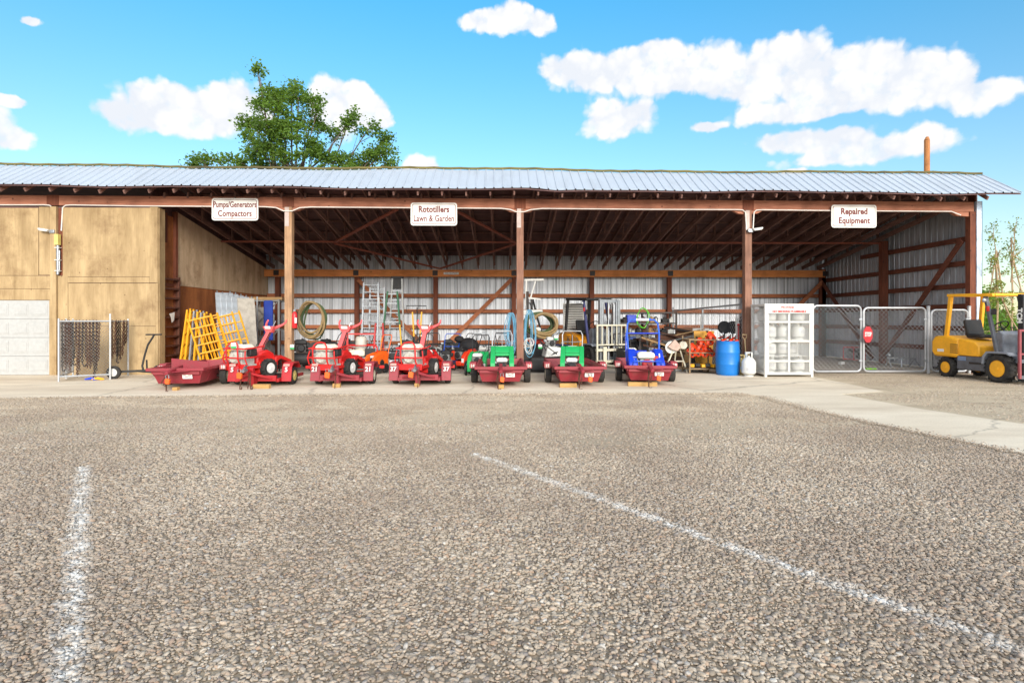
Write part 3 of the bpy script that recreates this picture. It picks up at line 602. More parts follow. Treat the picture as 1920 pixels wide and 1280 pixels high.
# floodlights
def flood(X, z, s, label):
    t = thing('floodlight', label, 'lamp', (X, 14.95, z)); MB().box((0, .03, 0), (.13, .1, .09)).build('mount_box', ALU, t, .01)
    MB().box((s*.17, -.04, .04), (.26, .12, .05), (0, s*-.15, 0)).build('lamp_head', WHITE, t, .015); MB().box((s*.17, -.05, .008), (.2, .09, .012), (0, s*-.15, 0)).build('lens', PAPER, t)
flood(-11.62, 3.72, -1, 'grey floodlight on the post between garage door and plywood'); flood(6.62, 3.80, 1, 'white floodlight at the top of the right brown post')
# utility pole behind the roof
POLE = wood('pole wood', (150, 92, 48), (196, 132, 76), 'z', .6); pt = W(1738, 257, 26)
po = thing('utility_pole', 'bare brown wooden pole rising behind the shed roof', 'pole', (pt.x, 26, 0)); MB().cyl((0, 0, 0), (0, 0, pt.z-.15), .13, .115, 14).cyl((0, 0, pt.z-.15), (.02, 0, pt.z), .115, .06, 14).build('shaft', POLE, po)
MB().box((-.13, 0, pt.z-3.3), (.06, .05, .07)).build('bracket', DARKST, po)

# ------------------------------------------------------------------ chain-link fence and gates of the right bay
def gate(u0, u1, v0, v1, label, name='chain_link_gate', cat='gate', Y=15.0, post=False):
    a, b2 = XW(u0, Y), XW(u1, Y); zt = ZW(u0, v0, Y); zb_ = .06; w = b2-a
    t = thing(name, label, cat, (a, Y, 0), 0, 'chain-link gates and panels'); r = .028; q = .12
    loop = [(q, 0, zb_)]+arc((w-q, 0, zb_+q), q, -pi/2, 0, 5)+arc((w-q, 0, zt-q), q, 0, pi/2, 5)+arc((q, 0, zt-q), q, pi/2, pi, 5)+arc((q, 0, zb_+q), q, pi, 1.5*pi, 5)
    MB().tube(loop[:-1], r, 8, closed=True).build('frame', PIPE, t)
    mesh_wires(MB(), (.04, 0, zb_+.04), (1, 0, 0), (0, 0, 1), w-.08, zt-zb_-.08, .12, .0032).build('wire_mesh', PIPE, t)
    for z in (.35, .9, 1.45): MB().box((w-.03, -.03, z), (.09, .03, .04)).build('clip', ALU, t)
    return t, w, zt
gate(1524, 1614, 573, 699, 'chain-link gate leaf beside the white gas cage'); t, w, zt = gate(1619, 1735, 577, 701, 'chain-link gate leaf with the red octagonal sign')
gate(1746, 1814, 581, 702, 'narrow chain-link panel behind the yellow forklift', 'chain_link_fence', 'fence')
for u, lb in ((1740.5, 'white fence post at the right gate hinge'), (1817, 'white fence post by the shed corner')):
    x = XW(u, 15.0); t = thing('fence_post', lb, 'post', (x, 15.0, 0)); zt_ = ZW(u, 575, 15.0); MB().cyl((0, 0, 0), (0, 0, zt_), .042, n=12).build('pipe', PIPE, t)
    MB().ball((0, 0, zt_), .05, sq=(1, 1, .6)).build('cap', PIPE, t)
    for z in (.3, .95, 1.5): MB().cyl((0, 0, z-.02), (0, 0, z+.02), .05, n=12).build('band', ALU, t)
c = W(1627.5, 627, 14.9); t = thing('octagonal_sign', 'faded red octagonal sign tied to the gate, seen at an angle', 'sign', c, R(28)); 
MB().prism([(0.23*cos(pi/8+i*pi/4), 0.23*sin(pi/8+i*pi/4)) for i in range(8)], 'y', -.004, .004).build('plate', paint('faded stop red', (196, 48, 56), .5), t, smooth=0)
text('lettering', 'STOP', .16, PAPER, t, (0, -.007, 0), sx=.8, bold=.004); 
# fence running back into the shed behind the blue barrel, from the brown post
p0 = Vector((XW(1393, 15.35), 15.35, 0)); p1 = Vector((XW(1262, 21.0), 21.0, 0)); d = (p1-p0); ln = d.length
t = thing('chain_link_fence', 'chain-link fence running back into the shed from the brown post', 'fence', p0, atan2(d.y, d.x)); MB().cyl((0, 0, 1.86), (ln, 0, 1.78), .025, n=8).build('top_rail', PIPE, t)
mesh_wires(MB(), (0, 0, .05), (1, 0, 0), (0, 0, 1), ln, 1.78, .14, .0028).build('wire_mesh', PIPE, t)
for x in (0, ln/2, ln): MB().cyl((x, 0, 0), (x, 0, 1.92), .032, n=8).build('post', PIPE, t)

# ------------------------------------------------------------------ trees
def leafmat(name, c1, c2, c3):
    m, N, L, b = nodes(name); v = _map(N, L, (1, 1, 1), True); n = _noise(N, L, v, 1.1, 3); n2 = _noise(N, L, v, 7, 2)
    col = _ramp(N, L, n.outputs[0], [(.35, lin(c1)), (.65, lin(c2))]); col = _mix(N, L, _ramp(N, L, n2.outputs[0], [(.5, 0.0), (.7, .6)]), col, lin(c3))
    L.new(col, b.inputs['Base Color']); b.inputs['Roughness'].default_value = .5; b.inputs['Specular IOR Level'].default_value = .3
    tr = N.new('ShaderNodeBsdfTranslucent'); L.new(_mix(N, L, .5, col, lin((170, 200, 40))), tr.inputs[0]); mx = N.new('ShaderNodeMixShader'); mx.inputs[0].default_value = .35
    L.new(b.outputs[0], mx.inputs[1]); L.new(tr.outputs[0], mx.inputs[2]); L.new(mx.outputs[0], N['Material Output'].inputs[0]); return m
BARK = wood('bark', (78, 66, 54), (118, 102, 86), 'z', .6); BARKT = wood('dry bark', (150, 122, 92), (188, 160, 128), 'z', .6)
LEAF = leafmat('cottonwood leaf', (58, 84, 30), (94, 124, 46), (132, 156, 64)); LEAF2 = leafmat('young leaf', (92, 104, 42), (136, 140, 62), (176, 162, 86)); LEAF3 = leafmat('fresh leaf', (62, 104, 30), (96, 140, 44), (128, 160, 60))
def tree(name, label, base, blobs, Y, nleaf, ls, leaf, bark, trunk_r, fork, rnd, cl=.38, depth=.8):
    t = thing(name, label, 'tree', base, 0); B = Vector(base); lf = MB(); br = MB()
    F = Vector(fork)-B; br.tube([Vector((0, 0, -.05)), F*.5+Vector((.06, 0, 0)), F], trunk_r, 9, rs=[trunk_r, trunk_r*.85, trunk_r*.7])
    pxm = FPX/Y
    for (u, v, ru, rv) in blobs:
        c = W(u, v, Y); rx, rz = ru/pxm, rv/pxm; c.y += rnd.uniform(-depth, depth)*(rx+.6); cc = c-B
        st = F*rnd.uniform(.55, 1); mid = st.lerp(cc, .5)+Vector((0, 0, -.12*(cc-st).length+.1)); 
        r0 = .012+.008*(cc-st).length; br.tube([st, mid, cc], r0, 6, rs=[r0*1.3, r0*.8, r0*.35])
        nt = max(5, int(rx*rz*30)); 
        for _ in range(nt):
            d = Vector((rnd.gauss(0, 1), rnd.gauss(0, 1), rnd.gauss(0, 1))).normalized()*(rnd.random()**.4); tw = cc+Vector((d.x*rx, d.y*(rx+rz)*.5, d.z*rz))
            br.tube([mid.lerp(cc, rnd.uniform(.5, 1)), tw], .01, 3, rs=[.016, .006])
            for _ in range(max(3, int(nleaf*rnd.uniform(.6, 1.3)))):
                p = tw+Vector((rnd.gauss(0, cl*.45), rnd.gauss(0, cl*.45), rnd.gauss(0, cl*.36))); s = ls*rnd.uniform(.6, 1.3)
                a = Vector((rnd.gauss(0, 1), rnd.gauss(0, 1), rnd.gauss(0, .6))).normalized(); b2 = a.cross(Vector((rnd.gauss(0, 1), rnd.gauss(0, 1), rnd.gauss(0, 1)))).normalized()
                n_ = a.cross(b2)*s*.18
                lf.add([p-a*s*.6, p+b2*s*.36+n_, p+a*s*.6, p-b2*s*.36+n_], [(0, 1, 2), (0, 2, 3)])
    br.build('trunk', bark, t); lf.build('crown', leaf, t, smooth=0); return t
blobs = [(489,137,9,9),(500,165,26,20),(535,152,22,12),(556,178,26,20),(520,200,30,22),(480,192,18,12),(588,186,15,8),(604,207,12,12),(470,226,26,14),(447,221,12,8),(540,230,32,24),(578,225,22,16),(500,246,24,14),(462,254,17,10),
 (560,262,32,20),(606,240,20,12),(625,248,10,10),(520,282,36,16),(440,294,28,12),(388,307,20,9),(600,288,28,18),(480,304,40,12),(560,306,40,12),(665,226,14,10),(690,243,24,14),(658,242,12,10),(714,254,15,10),(698,276,20,12),(729,288,11,9),(660,298,24,12),(640,310,26,9),(700,303,24,10),(733,310,12,7),(543,350,80,25),(650,350,60,25),(450,350,60,25),(420,310,34,9),(365,316,14,6),(500,290,34,16),(620,305,34,12),(680,312,30,8),(520,312,60,10),(590,272,18,16),(530,255,22,18)]
fk = W(548, 315, 31); tree('cottonwood_tree', 'tall leafy green tree rising behind the shed roof', (fk.x, 31, 0), blobs, 31, 50, .15, LEAF, BARK, .24, fk, random.Random(4), cl=.42)
blobs = [(1857,440,5,26),(1870,470,10,30),(1850,500,12,30),(1862,540,18,26),(1880,520,14,30),(1855,575,20,20),(1898,590,26,18),(1890,560,20,20),(1885,625,34,24),(1915,640,26,22)]
rr_ = random.Random(8); fk = W(1868, 470, 22); tree('young_fir', 'slim young tree with yellow green needles right of the shed corner', (fk.x, 22, 0), blobs, 22, 30, .08, LEAF2, BARKT, .035, fk, rr_, cl=.22, depth=.3)
blobs = [(1897,425,3,18),(1900,460,8,26),(1893,490,12,24),(1912,480,10,26),(1905,520,16,22),(1916,545,14,24),(1930,450,14,26),(1940,500,20,30),(1925,590,20,18)]
fk = W(1896, 445, 24); tree('dry_tree', 'sparse brown half-bare tree above the yellow forklift', (fk.x, 24, 0), blobs, 24, 14, .08, LEAF2, BARKT, .04, fk, rr_, cl=.25, depth=.3)
blobs = [(1870,640,22,22),(1905,655,24,26),(1890,610,24,14),(1930,630,26,26),(1960,600,40,40),(1990,540,40,40)]
fk = W(1900, 640, 30); tree('green_shrub', 'bright green bush seen through the forklift cab', (fk.x, 30, 0), blobs, 30, 36, .12, LEAF3, BARK, .06, fk, rr_, cl=.35)
for i, (X, Y, h) in enumerate(((36, 44, 3.0), (44, 52, 3.6), (52, 60, 4), (-42, 60, 5), (62, 66, 4.5), (30.5, 38, 2.4))):
    bl = []
    for _ in range(7): 
        q = Vector((X+rr_.uniform(-2.4, 2.4), Y, rr_.uniform(.6, h))); u = 960+FPX*((q.x*cos(YAW)-Y*sin(YAW))/(q.x*sin(YAW)+Y*cos(YAW))); v = HOR-(q.z-CH)*FPX/(q.x*sin(YAW)+Y*cos(YAW)); bl.append((u, v, 1.2*FPX/Y, .9*FPX/Y))
    tree('distant_bush', 'low green bush far beyond the yard', (X, Y, 0), bl, Y, 14, .3, LEAF3, BARK, .1, (X, Y, 1.2), rr_, cl=.6)['group'] = 'bushes beyond the yard'
# ------------------------------------------------------------------ builders for machines
def wheel(t, c, R_, w, rim=WHITE, axis='x', lugs=0, side=0, spokes=True):
    ax = {'x': 0, 'y': 1}[axis]; c = Vector(c)
    mb = MB().lathe([(.58*R_, -w*.42), (.86*R_, -w/2), (.97*R_, -w*.4), (R_, -w*.2), (R_, w*.2), (.97*R_, w*.4), (.86*R_, w/2), (.58*R_, w*.42)], c, axis, 28)
    if lugs:
        for i in range(lugs):
            a = 2*pi*i/lugs
            for s in (-1, 1):
                a2 = a+(.5*2*pi/lugs if s > 0 else 0); p = Vector((0, cos(a2)*R_, sin(a2)*R_)) if ax == 0 else Vector((cos(a2)*R_, 0, sin(a2)*R_)); off = Vector((s*w*.24, 0, 0)) if ax == 0 else Vector((0, s*w*.24, 0))
                mb.box(c+p*1.0+off, (w*.42, R_*.12, R_*.1) if ax == 0 else (R_*.12, w*.42, R_*.1), ((a2, 0, s*.3) if ax == 0 else (0, -a2+pi/2, 0)))
    ty = mb.build('wheel', TYRE, t)
    rm = MB()
    for s in (-1, 1):
        rm.lathe([(.6*R_, s*w*.45), (.56*R_, s*w*.45), (.52*R_, s*w*.2), (.3*R_, s*w*.24), (.2*R_, s*w*.3), (.16*R_, s*w*.5), (.01, s*w*.52)], c, axis, 20)
    rm.build('rim', rim, ty)
    if R_ > .12:
        hb = MB()
        for s in (-1, 1):
            for i in range(5):
                a = 2*pi*i/5; p = Vector((0, cos(a), sin(a)))*.25*R_ if ax == 0 else Vector((cos(a), 0, sin(a)))*.25*R_; o = Vector((s*w*.27, 0, 0)) if ax == 0 else Vector((0, s*w*.27, 0))
                hb.cyl(c+p+o*.8, c+p+o*1.15, .045*R_, n=5)
        hb.build('wheel_nut', DARKST, ty)
    return ty
def engine(t, c, s=1.0, tank=CREAM, cover=BLACK, block=GREY, rz=0, rec=None):
    E = Matrix.Translation(Vector(c)) @ Matrix.Rotation(rz, 4, 'Z') @ Matrix.Scale(s, 4)
    def fin(mb, name, mat, bevel=0):
        mb.v = [tuple(E @ Vector(v)) for v in mb.v]; return mb.build(name, mat, t, bevel)
    mb = MB(); mb.box((0, 0, .11), (.24, .26, .2)); mb.cyl((0, -.13, .12), (0, -.17, .12), .10, n=16)
    for i in range(6): mb.box((.0, -.02+i*.0, .22), (.2, .2, .01)); mb.box((-.15, 0, .05+i*.025), (.12, .17, .012))
    mb.box((-.16, 0, .11), (.1, .13, .15)); mb.box((.05, 0, .0), (.3, .2, .03)); b = fin(mb, 'engine', block, .006*s)
    mb = MB(); mb.cyl((.0, -.17, .12), (0, -.20, .12), .095, .075, n=16)
    for i in range(6): a = i*pi/3; mb.bar((0, -.202, .12), (.07*cos(a), -.202, .12+.07*sin(a)), .012, .006)
    o = fin(mb, 'recoil_starter', rec or cover)
    prof = [(-.15, .22), (.13, .22), (.15, .26), (.14, .31), (.09, .335), (-.11, .335), (-.16, .30)]
    mb = MB(); mb.prism(prof, 'y', -.11, .11); o = fin(mb, 'fuel_tank', tank, .02*s)
    mb = MB(); mb.cyl((.04, 0, .335), (.04, 0, .36), .03, n=10); fin(mb, 'fuel_cap', BLACK)
    mb = MB(); mb.box((.17, .03, .2), (.09, .14, .12)); fin(mb, 'air_filter', cover, .015*s)
    mb = MB(); mb.box((-.19, .06, .2), (.1, .15, .09)); mb.cyl((-.22, -.02, .2), (-.22, -.08, .2), .012, n=6); fin(mb, 'muffler', STEEL, .01*s)
def number(t, s, x, y, z, size=.13, rx=pi/2, rz=0): text('number', s, size, WHITE, t, (x, y, z), (rx, 0, rz), sx=.95, bold=.004)
def padlock(t, p, s=1):
    p = Vector(p); mb = MB(); mb.prism([(p.x-.05*s, p.z-.1*s), (p.x+.06*s, p.z-.12*s), (p.x+.075*s, p.z+.01), (p.x+.0, p.z+.05*s), (p.x-.05*s, p.z+.02)], 'y', p.y-.035, p.y+.035); mb.build('coupler_lock', ORANGE, t, .01)
    MB().tube([p+Vector((-.02, 0, .02)), p+Vector((-.03, 0, .09)), p+Vector((.03, 0, .1)), p+Vector((.03, 0, .03))], .009, 6).build('lock_shackle', STEEL, t)
def chain_pts(mb, pts, link=.045, r=.005, mi=0):
    pts = [Vector(p) for p in pts]; k = 0
    for a, b in zip(pts, pts[1:]):
        d = b-a; n = max(1, int(d.length/(link*.8))); d.normalize(); o1 = d.orthogonal().normalized(); o2 = d.cross(o1)
        for i in range(n):
            c = a.lerp(b, (i+.5)/n); s = o1 if k % 2 else o2; k += 1
            mb.tube([c+d*cos(q)*link*.62+s*sin(q)*link*.34 for q in (0, pi/3, 2*pi/3, pi, 4*pi/3, 5*pi/3)], r, 4, mi=mi, closed=True)
    return mb

# ------------------------------------------------------------------ tray trailers
def sag(a, b, n, dip): 
    a, b = Vector(a), Vector(b); return [a.lerp(b, i/n)+Vector((0, 0, -dip*4*(i/n)*(1-i/n))) for i in range(n+1)]
def tray_trailer(X, Y, rz, num, label, L0=-1.0, L1=1.75, gate_up=False, lockdx=.0, sticker=True):
    t = thing('tray_trailer', label, 'trailer', (X, Y, 0), rz, 'maroon tray trailers on the apron'); H = .43; 
    mb = MB(); wb, wt = .40, .50; f0, f1 = L0+.14, L0+.02
    o = [(-wb, f0, .11), (wb, f0, .11), (wb, L1, .13), (-wb, L1, .13), (-wt, f1, H), (wt, f1, H), (wt, L1+.05, H), (-wt, L1+.05, H)]; th = .012
    i_ = [(-wb+th, f0+th, .125), (wb-th, f0+th, .125), (wb-th, L1-th, .145), (-wb+th, L1-th, .145), (-wt+th, f1+th, H), (wt-th, f1+th, H), (wt-th, L1+.05-th, H), (-wt+th, L1+.05-th, H)]
    mb.add(o+i_, [(0,1,5,4),(1,2,6,5),(2,3,7,6),(3,0,4,7),(3,2,1,0),(9,8,12,13),(10,9,13,14),(11,10,14,15),(8,11,15,12),(8,9,10,11),(4,5,13,12),(5,6,14,13),(6,7,15,14),(7,4,12,15)])
    mb.build('tray', MAROON, t, .004)
    mb = MB()
    for s in (-1, 1): mb.bb((s*.50, L0-.04, H-.045), (s*.555, L1+.06, H+.012)); mb.bb((s*.45, L0+.03, H-.10), (s*.495, L1, H-.05))
    mb.bb((-.553, L0-.06, H-.047), (.553, L0+.015, H+.014)); mb.bb((-.45, L0+.0, H-.125), (.45, L0+.05, H-.055)); mb.build('rim_rail', MAROON, t, .006)
    for s in (-1, 1):
        wheel(t, (s*.60, 0, .20), .20, .145, IVORY)
        mb = MB(); y0 = .24; mb.prism([(-y0, .34), (-.15, .455), (.15, .455), (y0, .34), (y0, .365), (.16, .475), (-.16, .475), (-y0, .365)], 'x', s*.56, s*.70); fe = mb.build('fender', MAROON, t, .004)
        MB().prism([(s*.57, .355), (s*.70, .355), (s*.70, .44), (s*.57, .44)] if s > 0 else [(s*.70, .355), (s*.57, .355), (s*.57, .44), (s*.70, .44)], 'y', -.252, -.24).build('number_plate', paint('faded maroon', (176, 96, 92), .5), t)
        text('number', num, .10, WHITE, t, (s*.635, -.256, .397), sx=.9, bold=.003)
        MB().cyl((s*.40, 0, .2), (s*.56, 0, .2), .025, n=8).build('axle', DARKST, t)
    mb = MB(); mb.bar((0, L0+.25, H+.03), (0, L0-.34, H-.05), .07, .06); mb.cyl((0, L0-.34, H-.05), (0, L0-.42, H-.07), .045, .035, n=10)
    for s in (-1, 1): mb.prism([(s*.27, L0-.06), (0, L0-.30), (0, L0-.06)] if s > 0 else [(0, L0-.06), (0, L0-.30), (s*.27, L0-.06)], 'z', H-.06, H-.045)
    mb.build('tongue', MAROON, t, .005); padlock(t, (lockdx+.02, L0-.42, H-.19), .72)
    mb = MB(); chain_pts(mb, [(-.04, L0-.30, H-.09), (-.10, L0-.40, .18), (-.03, L0-.42, .12), (-.02, L0-.36, .25)]); mb.build('safety_chain', RUST, t)
    mb = MB(); mb.cyl((-.06, L0-.28, .02), (-.06, L0-.28, H-.06), .014, n=6); mb.tube([(-.06, L0-.28, .02), (-.05, L0-.33, .0), (-.0, L0-.34, .012)], .008, 5); mb.build('jack_leg', RUST, t)
    if sticker:
        MB().box((.20, f0-.095, .265), (.19, .006, .10), (.33*.9, 0, 0)).build('sticker', PAPER, t)
        mb = MB()
        for k, (dx, dz, w_) in enumerate(((-.05, .025, .05), (.05, .022, .05), (0, 0, .10), (-.02, -.02, .06), (.05, -.025, .04))): mb.box((.20+dx, f0-.099-dz*.3+.001, .265+dz), (w_, .004, .009), (.3, 0, 0))
        mb.build('print', TXT, t, smooth=0)
    mb = MB()
    for s in (-1, 1):
        for y in (L0+.5, L0+1.2): mb.bar((s*.40, y, .14), (s*.49, y, H-.02), .03, .03)
    mb.build('side_stay', MAROON, t)
    if gate_up: MB().prism([(-.38, .18), (.38, .18), (.38, .52), (-.38, .60)], 'y', -.34, -.32).build('divider', MAROON, t, .004)
    return t
def block(X, Y, w, rz, label, h=.09, d=.11, z=0):
    t = MB().box((0, 0, h/2), (w, d, h)).build('wood_block', BLKT, None, .006, 0); t.location = (X, Y, z); t.rotation_euler = (0, 0, rz); tag(t, label, 'wood block', 'blocks under the trailer tongues'); return t
tray_trailer(XW(341, 12.7)+.30, 12.75, R(6), '18', 'empty maroon tray trailer leftmost on the apron by the yellow frames', gate_up=True)
tray_trailer(0.0, 13.0, 0, '14', 'maroon tray trailer numbered 14 carrying a green machine', lockdx=0)
tray_trailer(1.68, 13.0, 0, '15', 'maroon tray trailer numbered 15 carrying a green machine', lockdx=.12)
tray_trailer(3.36, 13.2, R(-8), '18', 'maroon tray trailer numbered 18 carrying the blue machine', lockdx=.1, sticker=True)
block(XW(329, 11.6), 11.62, .10, 0, 'small wood block under the empty leftmost tray trailer', h=.07); block(0.0, 11.78, .13, 0, 'square wood block under the tongue of trailer 14')
block(1.42, 12.0, .36, R(4), 'long wood block under the front of trailer 15', d=.1); block(3.05, 12.2, .62, R(-3), 'longest wood block under the front of the blue machine trailer', d=.1)

# ------------------------------------------------------------------ low bed trailers with the red tillers
def bed_trailer(X, Y, rz, num, label, rimc=IVORY, gate=False, bright=MAROON, jack=False):
    t = thing('bed_trailer', label, 'trailer', (X, Y, 0), rz, 'low red trailers carrying tillers'); m = bright
    MB().bb((-.395, -.35, .131), (.395, 1.04, .155)).build('floor_plate', DARKST, t); mb = MB()
    for s in (-1, 1): mb.bb((s*.40, -.45, .10), (s*.46, 1.1, .17))
    mb.bb((-.42, -.50, .12), (.42, -.42, .24)); mb.build('bed', m, t, .004)
    for s in (-1, 1):
        wheel(t, (s*.585, 0, .20), .20, .13, rimc)
        pl = [(-.34, .10), (-.27, .42), (-.16, .50), (.16, .50), (.28, .38), (.28, .35), (.15, .465), (-.15, .465), (-.245, .40), (-.31, .10)]
        mb = MB(); mb.prism(pl, 'x', s*.48, s*.68); mb.prism([(-.34, .10), (-.27, .42), (-.16, .50), (.16, .50), (.28, .36), (.3, .1)], 'x', s*.468, s*.478); mb.build('fender', m, t, .004)
        text('number', num, .14, WHITE, t, (s*.58, -.335, .35), (pi/2-.2, 0, 0), sx=.95, bold=.005)
        MB().box((s*.58, -.315, .45), (.13, .006, .05), (-.25, 0, 0)).build('decal', paint('faded decal', (214, 150, 140), .6), t)
        MB().cyl((s*.40, 0, .2), (s*.53, 0, .2), .025, n=8).build('axle', DARKST, t)
        MB().box((s*.60, 1.0, .30), (.12, .03, .07)).build('tail_lamp', RED, t, .006)
    mb = MB(); mb.bar((0, -.30, .14), (0, -.72, .30), .09, .07); mb.bar((0, -.70, .30), (0, -1.02, .40), .08, .08)
    mb.prism([(-.75, .40), (-.68, .44), (-.52, .10), (-.60, .02), (-.70, .06)], 'x', -.045, .045)
    for s in (-1, 1): mb.bar((s*.38, -.44, .16), (0, -.82, .32), .05, .05)
    mb.build('tongue', m, t, .006)
    mb = MB(); mb.cyl((0, -1.0, .40), (0, -1.12, .39), .05, .035, n=10); mb.box((0, -1.0, .46), (.03, .12, .04), (.3, 0, 0)); mb.build('coupler', STEEL, t)
    padlock(t, (-.08, -1.10, .33), .85)
    mb = MB(); chain_pts(mb, [(.03, -.9, .36), (.07, -1.02, .16), (.05, -1.0, .02)]); mb.build('safety_chain', RUST, t)
    if jack:
        for x in (-.12, .10): mb = MB(); mb.tube([(x*.7, -.95, .36), (x, -.98, .05), (x+.01, -1.0, .0), (x+.05, -1.02, .02), (x+.06, -1.02, .06)], .012, 6); mb.build('jack_leg', RUST, t)
    return t
def tiller(X, Y, rz, label, z0=.15, bright=RED):
    t = thing('rototiller', label, 'rototiller', (X+.05, Y, z0), rz, 'red rototillers on low trailers')
    for s in (-1, 1): wheel(t, (s*.325, 0, .195), .20, .15, paint('clean rim white', (236, 234, 228), .4, dirt=.1), lugs=16)
    mb = MB(); mb.bb((-.29, -.62, .20), (.29, -.16, .27)); mb.bb((-.29, -.63, .17), (.29, -.57, .31)); mb.bb((-.26, -.2, .08), (.26, .1, .34)); mb.prism([(-.62, .14), (-.2, .02), (.0, .02), (.0, .14)], 'x', -.16, .16); mb.build('deck', bright, t, .008)
    mb = MB(); mb.prism([(-.20, .12), (-.22, .42), (-.10, .56), (.10, .60), (.28, .52), (.36, .3), (.3, .1)], 'x', -.21, .21); mb.build('gearcase_cover', bright, t, .04)
    mb = MB(); mb.prism([(.22, .08), (.24, .42), (.40, .46), (.72, .34), (.80, .12), (.74, .10), (.66, .28), (.4, .38), (.3, .34), (.3, .08)], 'x', -.30, .30); mb.build('tine_shield', bright, t, .01)
    mb = MB()
    for k in range(5):
        for j in range(3): a = j*2.1+k; mb.bar((-.24+k*.12, .48, .2), (-.24+k*.12, .48+.15*cos(a), .2+.15*sin(a)), .03, .012)
    mb.cyl((-.28, .48, .2), (.28, .48, .2), .025, n=8); mb.build('tines', DARKST, t)
    engine(t, (0.0, -.42, .29), 1.35, CREAM, BLACK, paint('light engine alloy', (196, 194, 186), .4, .2, .35, 20), 0, paint('cream grey cowl', (190, 186, 174), .45))
    r = .017; mb = MB()
    for z, k in ((.46, 1.0), (.66, .96)):
        mb.tube([(-.33*k, -.15, z+.02), (-.35*k, -.45, z), (-.31*k, -.66, z-.01), (-.18*k, -.70, z-.01), (.18*k, -.70, z-.01), (.31*k, -.66, z-.01), (.35*k, -.45, z), (.30*k, -.10, z+.03)], r, 7)
    for x in (-.17, .17): mb.tube([(x, -.64, .30), (x, -.70, .42), (x, -.71, .62), (x*.93, -.69, .71), (x*.6, -.67, .77), (0, -.66, .79)], r, 7)
    for s in (-1, 1): mb.tube([(s*.33, -.6, .3), (s*.33, -.66, .44), (s*.30, -.62, .6)], r*.9, 7)
    mb.build('engine_guard', bright, t)
    mb = MB(); mb.bar((0, -.02, .48), (0, .24, .86), .11, .09); mb.bar((0, .22, .84), (0, .36, 1.05), .10, .08); mb.prism([(-.17, .50), (.17, .50), (.08, .62), (-.08, .62)], 'y', -.12, .06); mb.build('handle_column', PINKRED, t, .012)
    mb = MB(); hy, hz = .38, 1.07
    mb.prism([(-.17, 1.13), (.17, 1.13), (.07, .98), (-.07, .98)], 'y', .30, .40)
    for s in (-1, 1): mb.tube([(s*.03, hy, hz-.01), (s*.14, hy+.02, hz+.03), (s*.25, hy+.10, hz+.09), (s*.29, hy+.16, hz+.14), (s*.285, hy+.20, hz+.21)], .03, 8, rs=[.045, .036, .026, .022, .019])
    mb.build('handlebar', PINKRED, t)
    mb = MB(); mb.box((0, .28, 1.10), (.15, .03, .06), (.5, 0, 0)); mb.build('control_label', PAPER, t)
    for s, y in ((1, 0), (-1, .02), (.6, .05)):
        mb = MB(); mb.tube([(s*.04, .36, 1.05), (s*.11, .24, .92), (s*.13, .10, .72), (s*.16, .02, .55), (s*.14, -.1, .46)], .010, 5); mb.build('cable', BLACK, t)
    mb = MB(); mb.cyl((.07, .34, 1.08), (.12, .40, 1.24), .008, n=5); mb.ball((.12, .40, 1.24), .018); mb.build('lever', STEEL, t)
    MB().box((.171, -.05, .42), (.004, .12, .07)).build('decal', PAPER, t)
    return t
def fuel_tag(X, Y, z, label):
    t = thing('hang_tag', label, 'tag', (X, Y, z), R(8), 'green and white hang tags'); MB().box((0, 0, .03), (.10, .01, .07)).build('upper_half', PAPER, t); MB().box((0, 0, -.03), (.10, .01, .05)).build('lower_half', GREEN, t)
    MB().tube([(0, .01, .06), (.01, .03, .1), (0, .05, .09)], .003, 4).build('string', WHITE, t)
BRT = paint('bright trailer red', (176, 26, 34), .4, dirt=.28)
bed_trailer(-5.22, 12.72, 0, '5', 'bright red low trailer numbered 5 carrying a tiller', YELLOW and paint('pale yellow rim', (232, 214, 130), .5), bright=BRT, jack=True); tiller(-5.60, 13.1, R(-24), 'red tiller with cream tank on trailer 5')
bed_trailer(-3.47, 12.78, 0, '21', 'maroon low trailer numbered 21 carrying a tiller'); tiller(-3.79, 13.1, R(-16), 'red tiller with cream tank on trailer 21')
bed_trailer(-1.78, 12.85, 0, '37', 'maroon low trailer numbered 37 carrying a tiller'); tiller(-1.91, 13.15, R(-14), 'red tiller with cream tank on trailer 37')
block(-4.98, 11.95, .34, R(-3), 'long wood block under the tongue of trailer 5', h=.09); block(-3.46, 12.06, .15, 0, 'short wood block under the tongue of trailer 21'); block(-1.79, 12.18, .10, 0, 'pale wood block under the tongue of trailer 37', h=.08)

